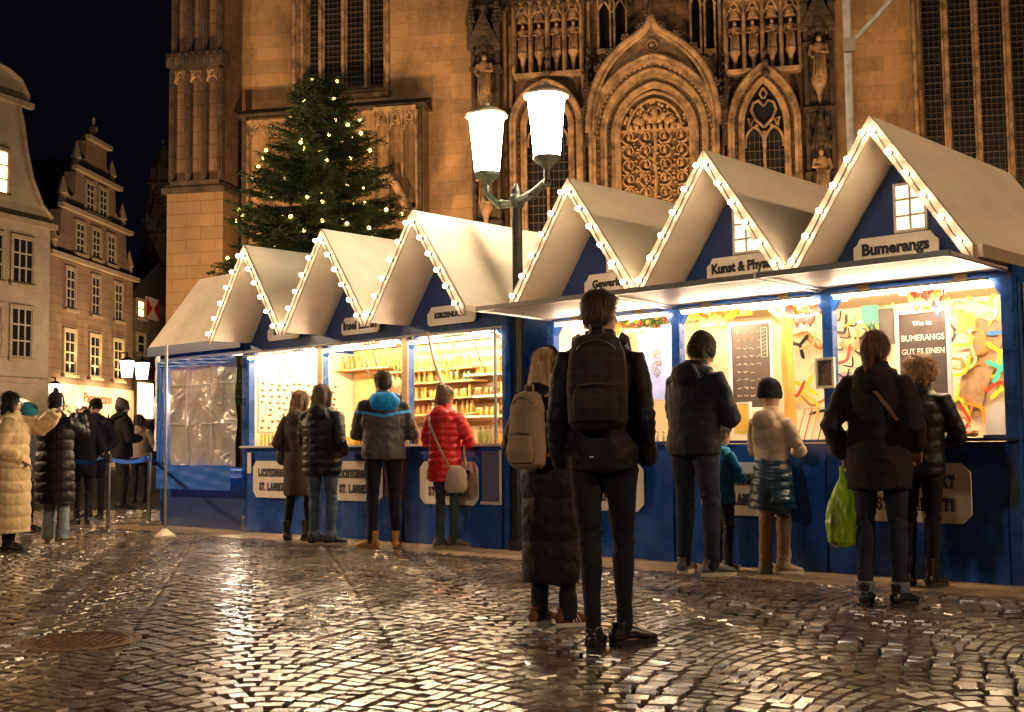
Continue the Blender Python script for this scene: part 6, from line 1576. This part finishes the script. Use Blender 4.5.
# 5 boy beige hoodie
p=Person(775,573,386,-46,'child in a beige hooded sweater and black hat, teal jacket round the waist',arms=('front','front'),legs=((.10,.0,0),(-.10,.0,0)),head=(2,4),hands=False,headk=1.18,wide=1.02,toe={1:-40,-1:-5})
p.coat(fabric('beige_sweatshirt',(.55,.42,.30),.9),hem=.95,b=.012,hood=True,wr=.0045); p.trousers(fabric('sand_trousers',(.40,.29,.19),.85),r=1.12,flare=.012); p.shoes(M('pale_shoe',(.42,.34,.26),.6),sole=WSOLE,boot=.02); p.beanie(fabric('black_knit',(.012,.012,.013),.95),cuff=True)
tj=thing('tied_jacket','teal quilted jacket tied round the waist of the child in beige','jacket',p.root.location,p.root.rotation_euler.z)
q=MB(); q.rings([((.0,-.02,.60),(.235,0,0),(0,.185,0)),((.0,-.02,.72),(.225,0,0),(0,.175,0)),((.0,-.01,.85),(.205,0,0),(0,.165,0)),((0,0,.98),(.185,0,0),(0,.152,0)),((0,0,1.06),(.172,0,0),(0,.142,0)),((0,0,1.10),(.15,0,0),(0,.12,0))],26); q.ell((.14,-.08,.66),(.12,.12,.12),12,8)
p.fin(q); kk_=p.k
blob('jacket_body',q,M('teal_nylon',(.007,.048,.075),.4,var=.1,bump=.1,bscale=100),tj,vox=.0105,smooth=1,disp=lambda v:.016*(np.abs(np.sin(np.pi*(v[:,2]+.05*v[:,0]+.012*np.sin(v[:,0]*20))/(.072*kk_)))**.45-.7)+.005*nz3(v,22,3))
# 6 woman with ponytail and green bag
p=Person(884,606,331,-32,'woman with a reddish ponytail in a dark parka and turned-up jeans',arms=('pocket',((.25,.06,.96),(.3,-.9,0))),legs=((.10,.02,0),(-.11,-.02,0)),head=(8,-6),wide=1.0,hands=True,toe={1:-20,-1:6})
p.coat(fabric('dark_parka',(.017,.014,.014),.8),hem=.74,b=.03,flare=.012,hood=True,wr=.007); p.trousers(DND,r=.98,cuff=fabric('denim_inside',(.16,.19,.24),.85)); p.shoes(BLL,boot=.03,sole=M('black_sole',(.012,.012,.012),.7)); p.hair('pony',AUB)
q=MB(); q.bar((.02,-.155,1.37),(.11,-.150,1.25),.022,.006,up=(0,1,0)); q.bar((.11,-.150,1.25),(.16,-.13,1.17),.022,.006,up=(0,1,0)); q.bar((-.06,-.13,1.42),(.02,-.155,1.37),.022,.006,up=(0,1,0)); p.fin(q).build('bag_strap',M('tan_leather',(.22,.11,.05),.5),p.root)
gb=ground(842,606); wl=p.root.matrix_basis@Vector(tuple(p.wr[-1]*p.k)); 
bg_=thing('shopping_bag','bright green plastic shopping bag hanging from the hand of the woman with the ponytail','bag',(0,0,0))
pw=Matrix.Translation(p.root.location)@Matrix.Rotation(p.root.rotation_euler.z,4,'Z')
hw=pw@(p.wr[-1]*p.k)+Vector((-.01,-.01,-.10)); bg_.location=(hw.x,hw.y,hw.z-.50)
q=MB(); q.rings([((0,0,.0),(.06,0,0),(0,.05,0)),((.0,0,.03),(.105,0,0),(0,.08,0)),((0,0,.15),(.12,0,0),(0,.085,0)),((0,0,.28),(.095,0,0),(0,.065,0)),((0,0,.37),(.055,0,0),(0,.04,0)),((0,0,.44),(.03,0,0),(0,.02,0)),((0,0,.52),(.02,0,0),(0,.015,0))],20)
blob('bag_body',q,M('green_plastic_film',(.42,.72,.02),.35,var=.15,sss=.0),bg_,vox=.008,smooth=1,disp=lambda v:.009*nz3(v*np.array([1.6,1.6,.5]),22,3)+.004*nz3(v*np.array([1,1,.4]),60,4))
# 7 curly woman at the counter
p=Person(924,586,355,-40,'woman with curly blond hair in a black quilted jacket leaning on the right counter',arms=('front','front'),legs=((.08,-.02,0),(-.10,-.04,0)),lean=8,head=(16,10),hands=False,wide=1.0)
p.coat(BKP,hem=.84,b=.025,quilt=.10,qs=.5,hood=None); p.trousers(BKJ,r=.95); p.shoes(BLL,boot=.1); p.hair('curly',CUR)
# 8 red coat woman
p=Person(446,548,386,-30,'woman in a bright red quilted coat with dark jeans at the third lit bay',arms=('front','strap'),legs=((.08,.04,0),(-.06,-.03,0)),head=(6,-8),hands=False,toe={1:-65,-1:-20})
p.coat(M('red_nylon',(.62,.012,.014),.42,bump=.08,bscale=90,sheen=0),hem=.72,b=.022,flare=.012,quilt=.075,qs=.8,hood=True,wr=.003); p.trousers(GRJ,r=.9,flare=.008); p.shoes(M('brown_trainer',(.12,.09,.07),.7),sole=M('beige_sole',(.3,.24,.18),.7)); p.hair('bun',RBR)
hb_=thing('handbag','cream fabric shoulder bag hanging at the hip of the woman in red','bag',p.root.location,p.root.rotation_euler.z)
q=MB(); q.rings([((.20,-.10,.60),(.10,0,0),(0,.04,0)),((.20,-.10,.64),(.145,0,0),(0,.055,0)),((.20,-.10,.78),(.14,0,0),(0,.055,0)),((.20,-.10,.86),(.11,0,0),(0,.035,0)),((.20,-.10,.89),(.07,0,0),(0,.02,0))],20)
p.fin(q); CRB=fabric('cream_canvas',(.62,.50,.38),.8)
bb_=blob('bag_body',q,CRB,hb_,vox=.009,smooth=1,disp=lambda v:.004*nz3(v,20,3))
q=MB(); 
for P in ([(.16,-.15,.86),(.10,-.20,1.00),(.01,-.205,1.18),(-.09,-.185,1.36),(-.12,-.09,1.47),(-.12,.02,1.47)],[(.31,-.06,.84),(.24,.0,1.05),(.16,.14,1.2),(.0,.16,1.38)]):
    for a,b in zip(P,P[1:]): q.bar(a,b,.028,.008,up=(0,1,.3))
p.fin(q).build('shoulder_strap',CRB,hb_,bevel=.002)
# 9 man with blue hood
p=Person(384,549,371,4,'man in a grey jacket with a bright blue hood and tan boots',arms=('front','front'),legs=((.12,.02,0),(-.12,.05,0)),head=(8,30),hands=False,wide=1.1,toe={1:-5,-1:60})
def zsplit(name,zk,top,stripe,low,tilt=0):
    m=bpy.data.materials.new(name); m.use_nodes=True; nt=m.node_tree; b=nt.nodes['Principled BSDF']; L=nt.links; N=nt.nodes.new; b.inputs['Roughness'].default_value=.62
    tc=N('ShaderNodeTexCoord'); sp=N('ShaderNodeSeparateXYZ'); L.new(tc.outputs['Object'],sp.inputs[0])
    ab=N('ShaderNodeMath'); ab.operation='ABSOLUTE'; L.new(sp.outputs[0],ab.inputs[0])
    ma=N('ShaderNodeMath'); ma.operation='MULTIPLY_ADD'; L.new(ab.outputs[0],ma.inputs[0]); ma.inputs[1].default_value=tilt; L.new(sp.outputs[2],ma.inputs[2])
    mr=N('ShaderNodeMapRange'); L.new(ma.outputs[0],mr.inputs['Value']); mr.inputs['From Min'].default_value=zk-.5; mr.inputs['From Max'].default_value=zk+.5
    r=N('ShaderNodeValToRGB'); r.color_ramp.interpolation='CONSTANT'; e=r.color_ramp.elements; e[0].position=0; e[0].color=(*low,1); e[1].position=.5; e[1].color=(*stripe,1); x=e.new(.527); x.color=(*top,1)
    L.new(mr.outputs[0],r.inputs[0]); L.new(r.outputs[0],b.inputs['Base Color']); MATS[name]=m; return m
GJ=zsplit('black_grey_softshell',1.29*p.k,(.012,.012,.014),(.012,.36,.85),(.055,.05,.052),-.18)
c_=p.coat(GJ,hem=.88,b=.03,wr=.008,quilt=.13,qs=.35); p.trousers(BKJ,r=1.0); p.hair('short',BR)
q=MB(); p.hoodgeo(q,.02); q.ell(p.L((.02,-.12,1.44)),(.150,.085,.10),16,10); q.ell(p.L((0,-.04,1.50)),(.125,.115,.05),16,10); p.fin(q); blob('hood',q,fabric('bright_blue_hood',(.012,.33,.85),.7),c_,vox=.01*p.k,smooth=2,disp=lambda v:.009*nz3(v,24,2))
p.shoes(M('tan_nubuck',(.52,.24,.05),.7,var=.15),boot=.06,sole=M('tan_sole',(.3,.17,.07),.6))
# 10 woman black puffer, jeans
p=Person(322,545,385,-18,'woman with wavy brown hair in a short black puffer coat and light jeans',arms=('pocket','front'),legs=((.10,.02,0),(-.10,.0,0)),head=(6,-15),hands=False,wide=1.1,toe={1:-60,-1:-8})
p.coat(BKP,hem=.76,b=.04,quilt=.085,qs=.6,hood=True,wr=.003); p.trousers(DNM,r=1.05,cuff=fabric('denim_turnup',(.20,.26,.33),.85)); p.shoes(BLL,sole=WSOLE); p.hair('bobhair',BR)
# 11 woman in brown-grey coat
p=Person(300,540,391,-20,'woman in a long taupe coat beside the black puffer coat at the first lit bay',arms=('front','pocket'),legs=((.09,.03,0),(-.12,-.10,0)),head=(8,-30),hands=False,toe={1:-50,-1:20},face=False)
p.coat(fabric('taupe_wool',(.085,.062,.045),.9),hem=.52,b=.025,flare=.01,hood=True,wr=.004); p.trousers(BKJ,r=.9,skinny=.005); p.shoes(BLL,boot=.12); p.hair('bobhair',RBR)
sb=thing('shoulder_bag','small grey-brown bag hanging at the left side of the taupe coat','bag',p.root.location,p.root.rotation_euler.z)
q=MB(); q.ell((-.24,.02,.98),(.075,.13,.11),14,10); p.fin(q); blob('bag_body',q,fabric('taupe_bag',(.13,.10,.08),.7),sb,vox=.009)
# 12 person in mauve coat hidden behind the man with the blue hood
p=Person(402,545,392,-44,'person in a long mauve coat mostly hidden behind the blue-hooded man',arms=('front','front'),legs=((.09,.02,0),(-.09,.0,0)),hands=False,at=ground(400,541),H=1.62)
p.coat(fabric('mauve_wool',(.14,.065,.06),.9),hem=.50,b=.03,hood=True); p.trousers(BKJ,r=.95); p.shoes(BLL,boot=.1); p.hair('bobhair',BRD)
# 13 vendor
t_,z_=SF.px(399,380,-.75)
p=Person(0,0,0,SY+180-15,'fair-haired stall keeper in a dark fleece behind the counter of the middle lit bay',arms=('front','front'),at=SF.w(t_,.75,.1),H=1.72,face=True,stand=.1,head=(12,-12))
p.coat(fabric('dark_grey_fleece',(.10,.09,.09),.9),hem=.8,b=.02); p.trousers(BKJ); p.shoes(BLL); p.hair('short',BLD)
q=MB(); q.rings([(p.HM@Vector((0,.0,1.47)),(.078,0,0),(0,.08,0)),(p.HM@Vector((0,.0,1.53)),(.07,0,0),(0,.075,0))],16); p.fin(q).build('scarf',fabric('black_scarf',(.02,.02,.02),.9),p.root,smooth=60)
# 14 yellow puffer person
yel=fabric('mustard_puffer',(.66,.47,.24),.55,sheen=.1,bump=.1)
p=Person(9,552,392,-72,'person in a long mustard-yellow puffer coat holding up a phone at the left edge',arms=('pocket','high'),legs=((.10,.0,0),(-.10,.0,0)),head=(-2,0),wide=1.15,face=True)
p.coat(yel,hem=.22,b=.075,flare=.03,quilt=.13,hood=True,wr=.004); p.trousers(BKJ); p.shoes(BLL,boot=.1); p.hair('bobhair',BKH)
q=MB(); q.box(-.25,-.21,-.02,.06,.62,.82); p.fin(q).build('coat_pocket',yel,p.root)
def phone(p,sd,lbl,lit=True):
    P=pw_(p)@((p.wr[sd]+ (p.wr[sd]-p.el[sd]).normalized()*.11)*p.k)
    t=thing('phone',lbl,'phone',P+Vector((0,0,.03)),p.root.rotation_euler.z)
    MB().box(-.036,.036,-.004,.004,-.07,.07).build('phone_case',INK,t,bevel=.003); MB().box(-.033,.033,-.0055,-.0042,-.065,.065).build('phone_screen',M('lit_screen',(.8,.8,.8),.3,emis=(.9,.85,.8),es=1.2),t)
def pw_(p): return Matrix.Translation(p.root.location)@Matrix.Rotation(p.root.rotation_euler.z,4,'Z')
phone(p,-1,'lit phone held up by the person in mustard yellow')
# 15 child with teal hat behind
p=Person(27,530,407,-80,'child in a teal knit hat half hidden behind the mustard-yellow coat',hands=False,at=ground(27,532),headk=1.15)
p.coat(fabric('grey_child_coat',(.08,.08,.09),.8),hem=.7,b=.03); p.trousers(BKJ); p.shoes(BLL); p.hair('short',BRD); p.beanie(fabric('teal_knit',(.02,.20,.28),.95),cuff=True)
# 16 black long puffer with knit hat, phone
p=Person(54,543,394,-25,'person in a long black puffer coat and pompom hat photographing with a phone',arms=('phone','phone'),legs=((.10,.03,0),(-.10,.0,0)),head=(4,25),wide=1.12,toe={1:-15,-1:50})
p.coat(BKP,hem=.46,b=.05,flare=.02,quilt=.12,hood=True,wr=.004); p.trousers(fabric('pale_denim',(.26,.32,.38),.85,var=.3),r=1.15,flare=.02); p.shoes(M('brown_suede',(.20,.11,.06),.8),boot=.08,sole=M('beige_sole',(0,0,0))); p.hair('wisps',BKH); p.beanie(fabric('charcoal_knit',(.022,.018,.018),.95),pom=fabric('brown_fur',(.05,.03,.02),.9))
phone(p,1,'lit phone held by the person in the long black puffer coat')
# 17 dark coat person (behind)
p=Person(82,524,407,35,'bareheaded person in a dark coat in the middle of the queue',arms=('pocket','pocket'),legs=((.08,.02,0),(-.08,.0,0)),head=(8,40),face=True,hands=False)
p.coat(BKW,hem=.72,b=.03,hood=True); p.trousers(BKJ,r=.9); p.shoes(BLL,boot=.1); p.hair('bobhair',BKH)
# 18 man with beanie facing, glasses, cup
p=Person(94,519,400,170,'bearded man with glasses, knit hat and white cup facing us in the queue',arms=('chest','pocket'),face=True,hands=True,legs=((.10,.0,0),(-.10,.0,0)))
p.coat(fabric('dark_blue_coat',(.014,.015,.022),.85),hem=.70,b=.03,hood=True); p.trousers(BKJ); p.shoes(BLL); p.beanie(fabric('black_knit',(0,0,0)))
q=MB(); q.ell(p.HM@Vector((0,.045,1.548)),(.056,.055,.036),12,8); p.fin(q); blob('beard',q,hairmat('beard',(.05,.03,.02)),p.root,vox=.007,smooth=1,disp=lambda v:.002*nz3(v,80,3))
q=MB()
for sd in (-1,1): q.tube([p.HM@Vector((.034*sd+.023*math.cos(a),.100,1.644+.018*math.sin(a))) for a in np.linspace(0,6.283,13)],.0022,5,cap=False)
q.tube([p.HM@Vector((-.012,.103,1.648)),p.HM@Vector((.012,.103,1.648))],.0022,5); p.fin(q).build('glasses',INK,p.root)
P=pw_(p)@((p.wr[1]+(p.wr[1]-p.el[1]).normalized()*.10)*p.k); cu_=thing('cup','white paper cup with a small dark mark in the hand of the bearded man','cup',P+Vector((0,-.03,-.04)))
MB().lathe([(.026,0),(.036,.095),(.038,.097),(.035,.09),(.026,.012)],n=18,cap=False).build('cup_wall',M('white_cup',(.75,.72,.68),.5),cu_,smooth=40); MB().ell((0,-.034,.05),(.012,.004,.014),8,6).build('cup_mark',INK,cu_)
# 19 man with grey knit hat and backpack
p=Person(121,509,400,-60,'man in a grey knit hat with a black backpack in the queue',arms=('front','front'),legs=((.10,.0,0),(-.10,.0,0)),head=(4,-10),wide=1.15,hands=False)
p.coat(BKW,hem=.82,b=.045,hood=True); p.trousers(BKJ,r=1.15); p.shoes(BLL); p.hair('wisps',BRD); p.beanie(fabric('grey_knit',(.13,.10,.10),.95),slouch=.03)
p.backpack(fabric('black_pack_cloth',(.014,.014,.016),.7),w=.14,h=.45,d=.14,z0=1.02,off=.17,label='black backpack worn by the man in the grey knit hat')
# 20 person further back in light jacket
p=Person(141,500,405,-10,'person in a pale jacket behind the barrier nearest the curtained stall',arms=('front','pocket'),hands=False,at=ground(139,503),H=1.68)
p.coat(fabric('pale_jacket',(.30,.22,.17),.8),hem=.80,b=.03,hood=True); p.trousers(BKJ); p.shoes(BLL); p.hair('bobhair',BRD)
p=Person(0,0,0,-30,'distant passer-by in a dark coat standing near the lit shop fronts',arms=('pocket','pocket'),hands=False,at=ground(66,497),H=1.72,vox=.02)
p.coat(BKW,hem=.7,b=.03); p.trousers(BKJ); p.shoes(BLL); p.hair('short',BRD)
# ---------------------------------------------------------------- unseen lights: floods, shop lights and added fill
WARM=(1,.58,.26)
# floodlights on the square aimed at the church front (their pools light the stone from below)
for i,(px_,s_,pw,tx,tz) in enumerate(((655,5.5,310,655,90),(560,6.5,180,520,40),(800,5.5,210,830,80),(960,7,420,950,120),(420,7,460,400,130),(260,7,330,265,150),(190,6,70,195,120))):
    u,_z=KF.px(px_,300); t,z=KF.px(tx,tz); spot('church_floodlight',KF.w(u,-s_,1.6),KF.w(t,0,z),pw*2.0,WARM,size=95,rad=.3,blend=.8)
# old houses lit from the street
spot('house_floodlight',BF.w(5,-7,2.2),BF.w(5,0,9),900,(1,.66,.36),size=110,rad=.4)
spot('house_floodlight',AF.w(-3,-9,2.2),AF.w(-2.5,0,11),800,(1,.72,.46),size=100,rad=.4)
for c_ in (2.4,5.3,8.2): spot('window_uplight',BF.w(c_,-.7,4.3),BF.w(c_,-.0,6.6),160,(1,.68,.28),size=60,rad=.05)
# unseen fill lights added to brighten ground, roofs, stall fronts and queue
point('square_lamp',(13,0,8),950,(1,.66,.36),.25)
point('square_lamp',(-7,-3,5.5),330,(1,.76,.56),.25)
point('square_lamp',(-13,17,5.0),900,(1,.66,.36),.25)
for u in (2,5.2,8.4): spot('shop_light',BF.w(u,-2.2,4.4),BF.w(u,0,2.2),260,(1,.70,.36),size=120,rad=.1)
